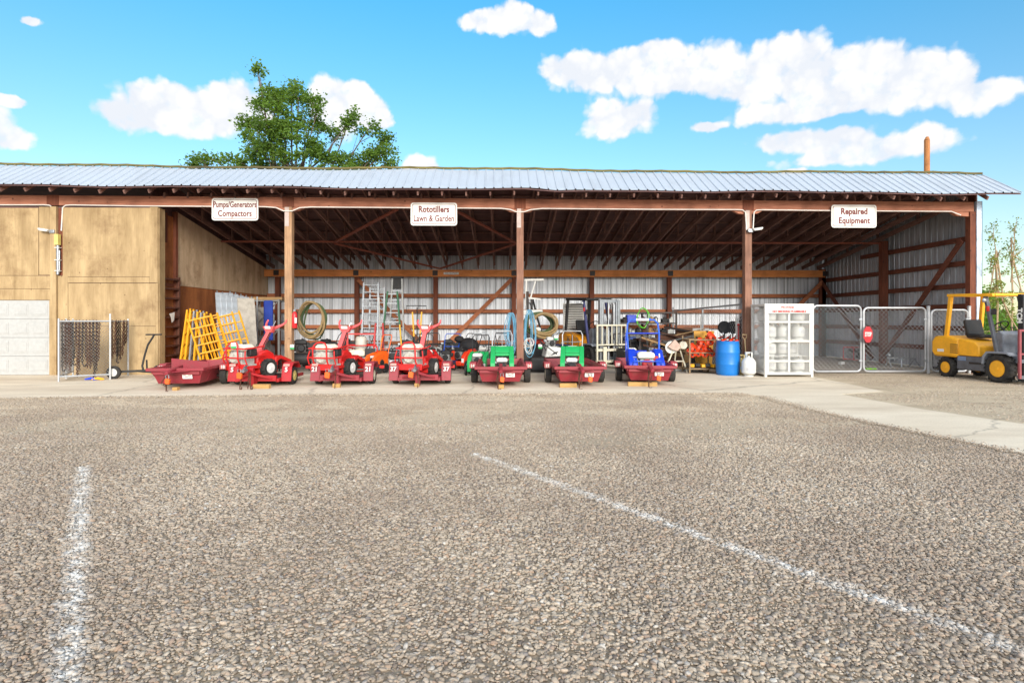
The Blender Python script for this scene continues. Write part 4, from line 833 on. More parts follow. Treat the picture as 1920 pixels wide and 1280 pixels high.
# ------------------------------------------------------------------ green and blue machines in the tray trailers
def aerator(X, Y, rz, label, col=GREEN):
    t = thing('lawn_aerator', label, 'aerator', (X, Y, .15), rz, 'green aerators in tray trailers')
    mb = MB(); a, b = .16, .25          # sloping hood as an arch round the engine opening
    def hood(x0, x1): mb.prism([(-.42, .10), (-.40, .30), (.12, .66), (.22, .66), (.30, .52), (.30, .10)], 'x', x0, x1)
    hood(-.27, -a); hood(a, .27); mb.prism([(-.08, .52), (.12, .66), (.22, .66), (.30, .52), (.26, .48), (.2, .50)], 'x', -a, a); mb.prism([(-.14, .475), (-.08, .52), (-.06, .48), (-.12, .44)], 'x', -a, a); mb.build('hood', col, t, .012)
    engine(t, (0, -.25, .14), .82, WHITE, BLACK, DARKST)
    for s in (-1, 1): wheel(t, (s*.31, .16, .11), .12, .06, WHITE)
    mb = MB(); mb.tube([(-.22, .22, .50), (-.235, .34, .72), (-.24, .42, .92), (-.20, .46, 1.01), (.20, .46, 1.01), (.24, .42, .92), (.235, .34, .72), (.22, .22, .50)], .014, 7); mb.build('handle', PIPE, t)
    mb = MB(); mb.tube([(-.22, .36, .76), (0, .35, .75), (.22, .36, .76)], .01, 6); mb.cyl((0, .3, .5), (0, .38, .92), .009, n=6); mb.build('crossbar', STEEL, t)
    mb = MB()
    for x in (-.06, 0, .07): mb.tube([(x, .44, .9), (x*2.2, .38, .74), (x*1.4, .28, .55)], .007, 4)
    mb.build('cable', BLACK, t); MB().box((0, .165, .663), (.2, .07, .004)).build('decal', PAPER, t)
    return t
aerator(0.03, 13.25, 0, 'green aerator with chrome loop handle in tray trailer 14'); aerator(1.66, 13.2, R(-8), 'green aerator with chrome loop handle in tray trailer 15')
t = thing('sod_roller_machine', 'blue walk-behind machine with tall blue handle in tray trailer 18', 'overseeder', (3.36, 13.2, .16), R(-8))
mb = MB()
for s in (-1, 1): mb.prism([(-.48, .08), (-.46, .30), (.05, .58), (.34, .58), (.42, .40), (.42, .08)], 'x', s*.20, s*.40)
mb.bb((-.2, .10, .1), (.2, .42, .54)); mb.build('hood', BLUE, t, .03); engine(t, (0, -.24, .12), 1.25, CREAM, paint('engine cowl red', (176, 28, 34), .4))
mb = MB(); mb.tube([(-.36, .30, .55), (-.38, .42, .95), (-.36, .50, 1.18), (-.28, .54, 1.27), (.28, .54, 1.27), (.36, .50, 1.18), (.38, .42, .95), (.36, .30, .55)], .022, 8); mb.build('handle', paint('handle blue', (40, 96, 205), .4), t)
mb = MB(); mb.cyl((-.40, .42, .95), (.40, .42, .95), .014, n=6); mb.cyl((-.2, .56, 1.28), (.2, .56, 1.28), .03, n=10); mb.tube([(-.40, .42, .95), (-.42, .2, .6), (-.42, .1, .3)], .012, 5); mb.build('crossbar', BLUE, t)
MB().cyl((-.15, .54, 1.275), (.15, .54, 1.275), .032, n=10).build('grip_label', PAPER, t); mb = MB(); mb.tube([(-.34, -.44, .12), (-.30, -.52, .34), (.30, -.52, .34), (.34, -.44, .12)], .014, 6); mb.build('front_guard', paint('handle blue', (40, 96, 205), .4), t)
text('number', '1', .16, PAPER, t, (.30, -.235, .44), (pi/2-.5, 0, 0), bold=.004); MB().box((-.30, -.22, .42), (.06, .2, .004), (.5, 0, .25)).build('decal', PAPER, t)
for s in (-1, 1): wheel(t, (s*.45, .2, .10), .11, .06, WHITE)
mb = MB()
for x in (-.1, .12): mb.tube([(x, .54, 1.24), (x*.5, .48, .9), (x, .34, .56)], .008, 4)
mb.build('cable', BLACK, t)

# ------------------------------------------------------------------ forklifts
FK2 = paint('dusty pale grey', (136, 140, 148), .6, dirt=.45, scale=4)
def forklift(X, Y, rz, label, name, guard, body, pillar, mastc, maskc, rimc, hfac=1.0, ivory=False, brand=False, loc_group=None):
    t = thing('forklift', label, 'forklift', (X, Y, 0), rz)
    for s in (-1, 1): wheel(t, (s*.46, -.72, .32), .32, .22, rimc, lugs=22); wheel(t, (s*.44, .74, .24), .24, .18, rimc, lugs=18)
    mb = MB(); mb.prism([(-.98, .30), (-.98, .52), (-.80, .66), (-.40, .66), (-.30, .40), (-.30, .24), (.30, .24), (.42, .48), (1.06, .48), (1.10, .34), (1.0, .26), (.9, .5), (.55, .5), (.35, .22), (-.28, .20)][:9]+[(1.10, .30), (.4, .20), (-.6, .20)], 'x', -.36, .36)
    mb.bb((-.50, -.34, .22), (.50, .42, .55)); mb.build('chassis', maskc, t, .02)
    mb = MB(); mb.prism([(.38, .50), (1.12, .50), (1.20, .62), (1.20, .88), (1.10, 1.02), (.74, 1.04), (.60, 1.0), (.38, .96)], 'x', -.50, .50); mb.build('counterweight', body, t, .05)
    mb = MB(); mb.prism([(-.20, .555), (.375, .555), (.375, .97), (-.08, .90), (-.20, .80)], 'x', -.50, .50); mb.build('engine_hood', body, t, .03)
    mb = MB()
    for s in (-1, 1): mb.prism([(-1.05, .62), (-.98, .70), (-.46, .70), (-.36, .58), (-.34, .40), (-.39, .40), (-.42, .56), (-.5, .66), (-.95, .66)], 'x', s*.35, s*.585)
    mb.build('front_fender', FK2, t, .01)
    mb = MB(); mb.prism([(.02, .985), (.42, .985), (.46, 1.06), (.02, 1.08)], 'x', -.24, .24); mb.prism([(.38, 1.06), (.48, 1.04), (.56, 1.42), (.48, 1.45)], 'x', -.22, .22); mb.build('seat', BLACK, t, .03)
    mb = MB(); mb.prism([(-.56, .66), (-.34, .66), (-.30, 1.10), (-.46, 1.18), (-.56, 1.1)], 'x', -.25, .25); mb.build('dash_cowl', FK2, t, .02)
    mb = MB(); mb.cyl((0, -.40, 1.12), (0, -.26, 1.26), .02, n=6); st = mb.build('steering_column', BLACK, t)
    mb = MB(); q = Vector((0, -.24, 1.28)); nn = Vector((0, .14, .14)).normalized(); a = Vector((1, 0, 0)); b = nn.cross(a); mb.tube([q+a*.17*cos(i*pi/8)+b*.17*sin(i*pi/8) for i in range(16)], .014, 6, closed=True)
    for k in range(3): mb.bar(q, q+a*.17*cos(k*2.09)+b*.17*sin(k*2.09), .02, .01)
    mb.build('steering_wheel', BLACK, st)
    zt = 2.05*hfac
    for s in (-1, 1):
        mb = MB(); mb.bar((s*.45, .78, .98), (s*.43, .66, zt), .07, .09); mb.build('rear_pillar', guard, t, .008)
        mb = MB(); mb.bar((s*.44, -.62, .62), (s*.42, -.28, zt-.02), .07, .07); mb.build('front_pillar', pillar, t, .008)
    mb = MB()
    for s in (-1, 1): mb.bar((s*.44, -.52, zt-.04), (s*.44, .74, zt), .07, .07)
    for i in range(7): y = -.50+i*.205; mb.bar((-.41, y, zt-.035+i*.005), (.41, y, zt-.035+i*.005), .045 if 0 < i < 6 else .07, .03 if 0 < i < 6 else .06)
    mb.build('overhead_guard', guard, t, .008)
    for s in (-1, 1):
        MB().ball((s*.50, -.34, zt-.16), .055, sq=(.9, .7, 1)).build('headlight', ALU, t); MB().box((s*.47, -.40, zt-.36), (.05, .05, .12)).build('indicator', RED, t, .01)
    H = 2.0*hfac; mb = MB()
    for s in (-1, 1):
        mb.bb((s*.36, -1.10, .08), (s*.29, -1.02, H)); mb.bb((s*.375, -1.16, .08), (s*.29, -1.115, H-.03)); mb.bb((s*.28, -1.14, .10), (s*.23, -1.04, H-.08))
    for z in (.25, 1.0, H-.06): mb.bb((-.285, -1.03, z-.05), (.285, -1.0, z+.05))
    mb.build('mast', mastc, t, .004)
    mb = MB(); mb.cyl((0, -1.06, .15), (0, -1.06, 1.1), .045, n=10); mb.cyl((0, -1.06, 1.1), (0, -1.06, H-.1), .028, n=10)
    for s in (-1, 1): mb.cyl((s*.2, -1.06, .15), (s*.2, -1.06, H-.15), .03, n=8)
    mb.build('lift_cylinder', STEEL, t)
    mb = MB()
    for s in (-1, 1): mb.bar((s*.09, -1.13, .5), (s*.09, -1.13, H-.12), .03, .012)
    mb.build('lift_chain', DARKST, t)
    bc = IVORY if ivory else PLUM; mb = MB(); w = .56
    mb.bb((-w, -1.24, .13), (w, -1.18, .21)); mb.bb((-w, -1.24, .48), (w, -1.18, .56)); mb.build('carriage', maskc if not ivory else IVORY, t, .006)
    mb = MB(); zt2 = 1.22 if not ivory else 1.30
    for s in (-1, 1): mb.bb((s*w, -1.26, .14), (s*(w-.05), -1.21, zt2))
    mb.bb((-w+.05, -1.26, zt2-.05), (w-.05, -1.21, zt2)); mb.bb((-w+.05, -1.255, .66), (w-.05, -1.215, .70))
    for i in range(5): x = -.36+i*.18; mb.bb((x-.016, -1.25, .70), (x+.016, -1.22, zt2-.05))
    mb.build('load_backrest', bc, t, .005)
    for s in (-1, 1):
        mb = MB(); mb.bb((s*.22, -1.30, .06), (s*.34, -1.265, .62)); mb.bb((s*.22, -2.30 if not ivory else -2.1, .05), (s*.34, -1.30, .095)); mb.build('fork', DARKST if not ivory else IVORY, t, .006)
    mb = MB(); mb.bb((-.505, .15, .44), (-.502, .38, .54)); mb.build('side_panel', paint('dusty blue panel', (120, 138, 168), .6), t); MB().box((-.503, .90, .66), (.004, .2, .07)).build('decal', PAPER, t)
    mb = MB(); mb.bb((-.52, -.30, .38), (-.42, .05, .42)); mb.build('step', DARKST, t)
    for x in (-.16, .12, .2):
        mb = MB(); mb.tube([(x, -.5, .5), (x*1.1, -.8, .62), (x, -1.0, .8), (x, -1.03, 1.5*hfac), (x*.9, -1.0, 1.85*hfac)], .014, 5); mb.build('hydraulic_hose', BLACK, t)
    mb = MB(); mb.box((0, 1.205, .78), (.5, .006, .06)); mb.build('rear_slot', BLACK, t); mb = MB()
    for k in range(5): mb.box((-.503, .50+k*.0, .62+k*.05), (.006, .22, .018))
    mb.build('side_vent', DARKST, t); MB().tube([(-.30, 1.0, 1.0), (-.30, 1.02, 1.3)], .03, 8).build('exhaust', DARKST, t)
    MB().box((-.42, -.50, 1.62*hfac), (.03, .10, .14), (0, 0, .4)).build('mirror', BLACK, t, .01)
    for k in range(3): MB().cyl((.16+.05*k, -.40, 1.08), (.17+.05*k, -.34, 1.24), .008, n=5).ball((.17+.05*k, -.34, 1.25), .018).build('control_lever', BLACK, t)
    if brand: 
        text('lettering', 'TCM', .17, PAPER, t, (-.3765, -1.07, 1.55), (0, 0, 0), sx=1.0, bold=.006)
    return t
fk_ = forklift(11.80, 13.46, R(3), 'yellow forklift parked on the gravel at the right edge', 'f', FKY, FKY, FKG, paint('mast black', (30, 30, 34), .5, dirt=.3), FKG, FKY)
for ln in fk_.children:
    pass
tx = text('lettering', 'TCM', .16, PAPER, fk_, (0, 0, 0), (0, 0, 0), sx=1.0, bold=.006); M_ = Matrix.Translation((-.379, -1.14, 1.55)) @ Matrix(((0, 0, -1, 0), (0, -1, 0, 0), (-1, 0, 0, 0), (0, 0, 0, 1))); 
M_ = Matrix.Translation((-.379, -1.075, 1.52)) @ Euler((pi/2, pi/2, -pi/2)).to_matrix().to_4x4(); tx.data.transform(M_)
forklift(XW(1128, 18.0)-.3, 18.5, R(24), 'orange-yellow forklift with black cage and ivory load rack inside the shed', 'f2', BLACK, paint('forklift orange', (232, 150, 20), .45, dirt=.3), paint('pillar blue', (52, 58, 110), .5), ALU, DARKST, DARKST, 1.04, True)

# ------------------------------------------------------------------ gas cage, tanks, barrel, augers
cx0, cx1, cy0, cy1 = 6.63, 7.80, 14.12, 14.85
cage = thing('gas_cage', 'white steel mesh cage full of propane tanks', 'cage', (cx0, cy0, 0)); w, d, h = cx1-cx0, cy1-cy0, 1.83
mb = MB()
for x in (0, w): 
    for y in (0, d): mb.bb((x-.03, y-.03, 0), (x+.03, y+.03, h-.03))
for z in (.09, h-.03):
    for y in (0, d): mb.bb((.031, y-.028, z-.03), (w-.031, y+.028, z+.03))
    for x in (0, w): mb.bb((x-.027, .031, z-.03), (x+.027, d-.031, z+.03))
mb.build('frame', WHITE, cage, .004)
mb = MB(); mb.bb((-.04, -.035, h-.028), (w+.04, d+.035, h+.005)); mb.bb((-.035, -.04, h-.24), (w+.035, -.032, h-.03)); rf_ = mb.build('top_panel', WHITE, cage, .003)
text('lettering', 'PROPANE', .075, RED, rf_, (w*.46, -.044, h-.085), sx=1.0, bold=.001); text('lettering', 'NO SMOKING FLAMMABLE', .075, RED, rf_, (w*.5, -.044, h-.19), sx=.95, bold=.003)
mb = MB()
for x in (.05, w*.50, w-.05): mb.bb((x-.025, -.033, .13), (x+.025, -.012, h-.25))
for z in (.40, .90, 1.38): mb.bb((.076, -.031, z-.022), (w*.5-.026, -.014, z+.022)); mb.bb((w*.5+.026, -.031, z-.022), (w-.076, -.014, z+.022))
mb.box((.09, -.045, .88), (.05, .02, .07)); mb.build('door', WHITE, cage, .003)
m_ = MB(); mesh_wires(m_, (.03, -.008, .12), (1, 0, 0), (0, 0, 1), w-.06, h-.36, .05, .0032); mesh_wires(m_, (0, .03, .12), (0, 1, 0), (0, 0, 1), d-.06, h-.2, .05, .0032); mesh_wires(m_, (w, .03, .12), (0, 1, 0), (0, 0, 1), d-.06, h-.2, .05, .0032); mesh_wires(m_, (.03, d, .12), (1, 0, 0), (0, 0, 1), w-.06, h-.2, .06, .0032); m_.build('mesh', WHITE, cage)
sh_z = (.13, .56, .99, 1.42); sh_z = (.12, .53, .95, 1.37)
for z in sh_z: mb = MB(); mb.bb((.035, .035, z-.02), (w-.035, d-.035, z-.005)); mb.build('shelf', WHITE, cage)
TANKM = paint('tank white', (212, 211, 206), .4, dirt=.12, scale=3)
def tank(X, Y, z, label, s=1.0, mat=TANKM, group='propane tanks in the white cage', R_=.15, H_=.42):
    t = thing('propane_tank', label, 'gas tank', (X, Y, z), random.uniform(-.5, .5), group); k = H_/.42
    prof = [(.10, 0), (.115, .0), (.115, .03), (.09, .035)]; MB().lathe(prof, n=18).build('foot_ring', mat, t)
    MB().lathe([(.02, .03), (.09, .035), (.135, .06), (R_, .10), (R_, .25*k), (.14, .29*k), (.10, .325*k), (.04, .34*k), (.03, .36*k)], n=22).build('body', mat, t)
    c = MB(); n = 14
    for i in range(n):
        a = -1.2+i*5.0/n; a2 = -1.2+(i+1)*5.0/n
        if i in (4, 5, 10): c.quad(*[(.095*cos(q), .095*sin(q), z_) for q, z_ in ((a, .31*k), (a2, .31*k), (a2, .345*k), (a, .345*k))]); c.quad(*[(.095*cos(q), .095*sin(q), z_) for q, z_ in ((a, .40*k), (a2, .40*k), (a2, .425*k), (a, .425*k))])
        else: c.quad(*[(.095*cos(q), .095*sin(q), z_) for q, z_ in ((a, .31*k), (a2, .31*k), (a2, .425*k), (a, .425*k))])
    co = c.build('collar', mat, t); md = co.modifiers.new('th', 'SOLIDIFY'); md.thickness = .006
    MB().cyl((0, 0, .34*k), (0, 0, .39*k), .018, n=8).cyl((0, 0, .385*k), (0, 0, .395*k), .03, n=10).build('valve', paint('brass', (160, 130, 60), .35, .9), t)
    lb = MB(); 
    for i in range(8): a = -pi/2-.6+i*.15; a2 = a+.15; lb.quad(*[((R_+.002)*cos(q), (R_+.002)*sin(q), z_) for q, z_ in ((a, .15), (a2, .15), (a2, .23), (a, .23))])
    lb.build('label_plate', paint('print grey', (190, 190, 192), .6), t)
    return t
for r_, z in enumerate(sh_z):
    for c_i, x in enumerate((.20, .55, .93)):
        for k_, y in enumerate((.19, .54)):
            if r_ == 1 and c_i == 2 and k_ == 0: continue
            tank(cx0+x, cy0+y, z-.004, 'white propane tank, %s %s, %s shelf of the cage' % (('left', 'middle', 'right')[c_i], ('front row', 'back row')[k_], ('lowest', 'lower middle', 'upper middle', 'highest')[r_]))
tank(XW(1404, 14.3), 14.3, 0, 'tall white propane tank standing alone by the brown post', group='loose propane tanks', R_=.17, H_=.61)
tank(XW(1393, 14.65), 14.75, 0, 'yellowed propane tank tucked behind the tall white one', mat=paint('yellowed tank', (214, 190, 130), .5), group='loose propane tanks', R_=.15, H_=.52)
t = thing('plastic_barrel', 'bright blue plastic barrel holding orange augers', 'barrel', (XW(1365, 14.7), 14.72, 0))
MB().lathe([(.01, .005), (.26, 0), (.275, .02), (.29, .10), (.297, .27), (.300, .28), (.300, .30), (.297, .31), (.305, .44), (.297, .57), (.300, .58), (.300, .60), (.297, .61), (.285, .78), (.275, .86), (.28, .87), (.28, .885), (.262, .885), (.262, .75), (.27, .1), (.01, .08)], n=36).build('drum', BARREL, t)
def auger(p, d, L_, label, col=ORANGE, R_=.075, group='orange earth augers', flights=3):
    t = thing('earth_auger', label, 'auger', p, 0, group); d = Vector(d).normalized(); a = d.orthogonal().normalized(); b = d.cross(a); mb = MB(); mb.cyl((0, 0, 0), d*L_, .016, n=8)
    mb.cyl(d*L_, d*(L_+.06), .024, n=8); sh = mb.build('shaft', DARKST, t); n = flights*12; vs = []; fs = []
    for i in range(n+1):
        q = 2*pi*i/12; z = L_*.05+L_*.62*i/n; e = a*cos(q)+b*sin(q)
        for rr, dz in ((.016, 0), (R_, .01), (R_, -.002), (.016, -.01)): vs.append(tuple(e*rr+d*(z+dz)))
    for i in range(n):
        for k in range(4): k2 = (k+1) % 4; fs.append((i*4+k, (i+1)*4+k, (i+1)*4+k2, i*4+k2))
    MB().add(vs, fs).build('flighting', col, t, smooth=50); MB().cyl((0, 0, 0), -d*.06, .02, .005, n=6).build('tip', STEEL, t); return t
OR2 = paint('auger orange red', (232, 66, 22), .4, dirt=.15); rr = random.Random(5); bx = XW(1365, 14.72)
for i, (dx, dy, nm) in enumerate(((-.17, 0, 'leftmost'), (-.08, .1, 'second from the left'), (0, -.08, 'in the middle'), (.09, .08, 'second from the right'), (.17, -.02, 'rightmost'))):
    auger((bx+dx*1.1, 14.72+dy, 1.03+.02*(i % 2)), (-dx*.35, -dy*.3, -1), .9, 'orange auger standing in the blue barrel, %s' % nm, OR2, .085, flights=5)
# auger rack
rk = thing('auger_rack', 'steel rack on the floor holding orange augers left of the blue barrel', 'rack', (XW(1312, 15.4), 15.45, 0)); mb = MB()
for x in (-.36, .36):
    for y in (-.3, .3): mb.bar((x, y, 0), (x, y, 1.0 if y > 0 else .92), .035, .035)
for z in (.12, .55, .9):
    for y in (-.3, .3): mb.bar((-.36, y, z), (.36, y, z), .03, .03)
    for x in (-.36, .36): mb.bar((x, -.3, z), (x, .3, z), .03, .03)
mb.build('frame', paint('old rack steel', (150, 126, 96), .7, .3, .5), rk); MB().bb((-.34, -.28, .135), (.34, .28, .155)).build('shelf', DARKST, rk)
nms = ('lowest', 'low left', 'low middle', 'low right', 'centre left', 'centre', 'centre right', 'upper left', 'upper right', 'topmost')
for i, (x, z) in enumerate(((-.28, .50), (-.12, .52), (.06, .50), (.24, .52), (-.22, .64), (-.05, .66), (.15, .66), (.02, .79), (.2, .82), (.28, .95))):
    auger((rk.location.x+x, 15.12, z-.02), (rr.uniform(-.15, .15), 1, .32), .55, 'orange auger lying across the steel rack, %s in the pile' % nms[i], OR2, .085)
def crate(name, label, cat, X, Y, z, dims, mat, rz=0, lean=0, bev=.01, group=None):
    o = MB().box((0, 0, dims[2]/2), dims).build(name, mat, None, bev, 0); o.location = (X, Y, z); o.rotation_euler = (lean, 0, rz); return tag(o, label, cat, group)
mb = MB(); 
for k in range(5): mb.box((-.26+k*.13, rr.uniform(-.05, .05), .05+.02*(k % 2)), (.12, .22, .08), (0, 0, rr.uniform(-.5, .5)), mi=k % 2)
o = mb.build('tool_pile', [YELLOW, BLACK], None, .01); o.location = (rk.location.x+.0, 15.2, .155); tag(o, 'yellow and black power tool parts lying in the bottom of the auger rack', 'tools', kind='stuff')
t = thing('folding_sign', 'tan yellow folding floor sign behind the auger rack', 'sign', (XW(1320, 16.1), 16.1, 0), R(10)); 
for s in (-1, 1): MB().prism([(-.24, .05), (.24, .05), (.20, 1.14), (-.20, 1.14)], 'y', 0, .025).build('board', paint('ochre board', (206, 150, 58), .6), t, .01).rotation_euler = (s*.18, 0, 0)
# shovel leaning on the post
t = thing('shovel', 'wooden D-handle shovel leaning on the brown post beside the gas tank', 'shovel', (XW(1401, 14.85), 14.9, 0)); WH = wood('tool handle', (178, 146, 104), (212, 184, 142), 'z')
MB().cyl((0, 0, .3), (.0, .10, .93), .017, n=8).build('shaft', WH, t); mb = MB(); mb.tube([(0, .10, .90), (-.05, .11, .98), (-.055, .115, 1.04), (.055, .115, 1.04), (.05, .11, .98), (0, .10, .90)], .012, 6); mb.cyl((-.06, .115, 1.04), (.06, .115, 1.04), .018, n=8); mb.build('handle_grip', WH, t)
mb = MB(); mb.prism([(-.11, .32), (.11, .32), (.12, .12), (.0, 0), (-.12, .12)], 'y', -.004, .004); mb.build('blade', DARKST, t)
# ------------------------------------------------------------------ left side: chain rack, dolly, ladder, frames, planks
def obj1(name, label, cat, mb, mat, loc=(0, 0, 0), rz=0, group=None, bevel=0, smooth=35):
    o = mb.build(name, mat, None, bevel, smooth); o.location = loc; o.rotation_euler = (0, 0, rz); return tag(o, label, cat, group)
A = Vector((XW(107, 13.25), 13.3, 0)); Bp = Vector((XW(204, 13.8), 13.85, 0)); Cp = Vector((XW(233, 14.6), 14.75, 0)); Dp = Vector((XW(123, 14.5), 14.75, 0)); HR = 1.42
rack = thing('chain_rack', 'chain-link rack standing against the plywood wall with chains hung over it', 'rack', A)
mb = MB()
for p in (A, Bp, Cp, Dp, Dp.lerp(A, .5)): q = p-A; mb.cyl(q, q+Vector((0, 0, HR+.04+(.12 if p is Bp else 0))), .021, n=8)
for p, q in ((A, Bp), (Bp, Cp), (Dp, A)):
    for z in (.12, HR-.02): mb.cyl(p-A+Vector((0, 0, z)), q-A+Vector((0, 0, z)), .02, n=8)
mb.build('frame', PIPE, rack); mb = MB()
for p, q in ((A, Bp), (Bp, Cp), (Dp, A)): d_ = (q-p); l_ = d_.length; mesh_wires(mb, p-A+Vector((0, 0, .14)), d_.normalized(), (0, 0, 1), l_, HR-.18, .07, .0034)
mb.build('wire_mesh', STEEL, rack)
rc = random.Random(11); words = ('first', 'second', 'third', 'fourth', 'fifth', 'sixth', 'seventh', 'eighth', 'ninth', 'tenth', 'eleventh', 'twelfth', 'thirteenth', 'fourteenth', 'fifteenth')
for i in range(15):
    f = (i+.6)/15; p = A.lerp(Bp, f*1.0) if i < 11 else Bp.lerp(Cp, (i-10.5)/4.6); p = p+Vector((0, .035 if i < 11 else .0, 0)); L_ = rc.uniform(.95, 1.32) if i < 11 else rc.uniform(.6, 1.0)
    mb = MB(); chain_pts(mb, [(0, 0, 0), (rc.uniform(-.03, .03), .0, -L_)], .06, .0085); chain_pts(mb, [(rc.uniform(.02, .05), .05, -.02), (rc.uniform(.0, .05), .05, -L_*.9)], .06, .0085)
    if i % 3 == 0: mb.tube([(0, 0, -L_), (.02, 0, -L_-.06), (.05, 0, -L_-.07), (.06, 0, -L_-.02)], .012, 5)
    obj1('chain', '%s chain from the left hanging on the chain-link rack' % words[i], 'chain', mb, RUST if i % 3 else DARKST, (p.x, p.y, HR), group='chains hung on the rack')
for i in range(4):
    p = Dp.lerp(A, .25+.18*i); mb = MB(); chain_pts(mb, [(0, 0, 0), (.02, .0, -rc.uniform(.6, .9))], .06, .0085); obj1('chain', 'short chain hanging on the left wing of the rack', 'chain', mb, RUST, (p.x, p.y, HR), group='short chains on the left wing')
for u, m_, nm in ((177, BLUE, 'blue load binder lying under the chain rack'), (190, YELLOW, 'yellow load binder lying under the chain rack')):
    g = W(u, 700, 13.75); mb = MB(); mb.tube([(-.12, 0, .03), (.0, .02, .05), (.13, 0, .03)], .025, 8, rs=[.014, .03, .02]); mb.box((.1, -.02, .03), (.08, .04, .03), (0, 0, .4)); obj1('load_binder', nm, 'binder', mb, m_, (g.x, 13.62, 0), .2, 'load binders')
# trailer dolly
t = thing('trailer_dolly', 'black two-wheeled trailer dolly with tall bent handle by the plywood wall', 'dolly', (XW(252, 14.0), 14.05, 0), R(6))
for s in (-1, 1): wheel(t, (s*.47, .05+.1*s, .16), .16, .09, WHITE, axis='y')
mb = MB(); mb.bar((-.47, .0, .17), (.47, .16, .19), .05, .05); mb.bar((.0, .05, .18), (.95, .0, .10), .05, .04); mb.bar((.1, .05, .18), (.35, .1, .2), .2, .04); mb.build('axle_beam', BLACK, t, .005)
mb = MB(); mb.tube([(.14, .08, .18), (.10, .10, .30), (.16, .10, .58), (.23, .10, .82), (.34, .10, 1.0), (.37, .10, 1.06)], .024, 8); mb.tube([(.22, .08, .18), (.20, .1, .45)], .02, 6); mb.cyl((.18, .10, 1.07), (.55, .10, 1.07), .018, n=8); mb.build('handle', BLACK, t)
# brown ladder standing flat along the return of the inner wall
t = thing('ramp_ladder', 'dark brown wide-rung ladder standing against the inner side wall', 'ladder', (-9.03, 15.2, 0)); LW = wood('ladder wood', (66, 34, 24), (108, 62, 42), 'z')
for y in (0.02, .86): MB().bb((-.05, y, 0), (.05, y+.06, 2.62)).build('rail', LW, t, .004)
mb = MB()
for i in range(10): z = .18+i*.26; mb.bb((-.06, .081, z), (.05, .859, z+.05))
mb.build('rungs', LW, t, .003); o = MB().prism([(-.12, -.02), (.14, .03), (.10, -.2), (.0, -.26), (-.04, -.12)], 'x', 0, .004).build('paper', PAPER); o.location = (-8.97, 15.68, 1.62); tag(o, 'torn white paper stuck on a rung of the brown ladder', 'paper')
# scaffold frames
YF = paint('scaffold yellow', (240, 170, 20), .45, dirt=.25)
def scaffold(X, Y, rz, lean, w, h, rungs, mat, label):
    t = thing('yellow_scaffold', label, 'scaffold', (X, Y, 0), rz, 'scaffold frames leaning at the inner wall'); L_ = lambda x, z: (x, z*sin(lean), z*cos(lean)); mb = MB()
    for x in (0, w): mb.cyl(L_(x, 0), L_(x, h), .024, n=8)
    for i in range(rungs): z = h*(.06+.9*i/(rungs-1)); mb.cyl(L_(.02, z), L_(w-.02, z), .018, n=7)
    mb.build('frame', mat, t); mb = MB()
    for x in (w*.33, w*.5, w*.66): mb.cyl(L_(x, h*.06), L_(x, h*.96), .013, n=6)
    mb.build('inner_bar', mat, t); return t
fr = ('outermost', 'second', 'third', 'fourth', 'fifth', 'innermost')
for i in range(6):
    t = scaffold(-8.55+i*.11, 15.25+.03*i, R(80), R(-0), .95, 1.72-.02*i, 6, YF if i not in (2, 4) else ALU, '%s scaffold frame seen edge-on, %s bars' % (fr[i], 'yellow' if i not in (2, 4) else 'silver')); t.rotation_euler = (R(7-i), R(-3), R(114))
for i, (x, y, rz) in enumerate(((-8.02, 15.35, 18), (-7.95, 15.55, 22), (-7.62, 15.72, 20), (-7.52, 15.9, 24))):
    t = scaffold(x+.12, y, 0, R(-6), .56, 1.52+.03*i, 7, YF, '%s yellow ladder-like scaffold frame leaning left, facing the yard' % ('front', 'second', 'third', 'rear')[i]); t.rotation_euler = (0, R(-15), R(rz))
for i in range(5):
    mb = MB(); mb.bb((-.02, -.24, 0), (.03, .24, 2.30-.04*i)); 
    for k in range(3): mb.bb((-.025, -.2+k*.18, .05), (-.02, -.16+k*.18, 2.2))
    t = thing('scaffold_plank', '%s aluminium scaffold plank leaning beside the yellow frames' % ('leftmost', 'second', 'middle', 'fourth', 'rightmost, dusty grey')[i], 'plank', (XW(446+i*3, 16.7)-.28+i*.085, 16.7+i*.06, 0), 0, 'aluminium scaffold planks')
    b_ = mb.build('deck', ALU if i < 4 else paint('dusty plank', (186, 178, 166), .8, dirt=.35), t, .003); mb = MB(); 
    for y in (-.18, .18): mb.tube([(.0, y, 2.27-.04*i), (0, y, 2.36-.04*i), (-.06, y, 2.38-.04*i), (-.08, y, 2.33-.04*i)], .012, 6)
    mb.build('hook', STEEL, t); t.rotation_euler = (0, R(-13), R(-52)); 
for i in range(7):
    mb = MB(); mb.cyl((0, 0, 0), (0, 0, 2.2-.05*(i % 3)), .025, n=7); o = obj1('steel_pole', '%s steel pole from the left in the bundle by the grey rack' % words[i], 'pole', mb, STEEL if i % 2 else ALU, (XW(459, 18.4)+i*.075-.1, 18.2+.05*i, 0), group='steel poles leaning in a bundle'); o.rotation_euler = (R(-3), R(-6+i*.8), 0)
t = thing('scaffold_rack', 'grey steel cross-braced rack tower at the back of the inner wall', 'rack', (XW(468, 19.5), 19.6, 0)); mb = MB()
for x in (0, .95):
    for y in (0, .7): mb.bb((x-.03, y-.03, 0), (x+.03, y+.03, 2.15))
for z in (.1, 1.1, 2.1):
    for y in (0, .7): mb.bb((.031, y-.025, z-.025), (.919, y+.025, z+.025))
    for x in (0, .95): mb.bb((x-.025, .031, z-.025), (x+.025, .669, z+.025))
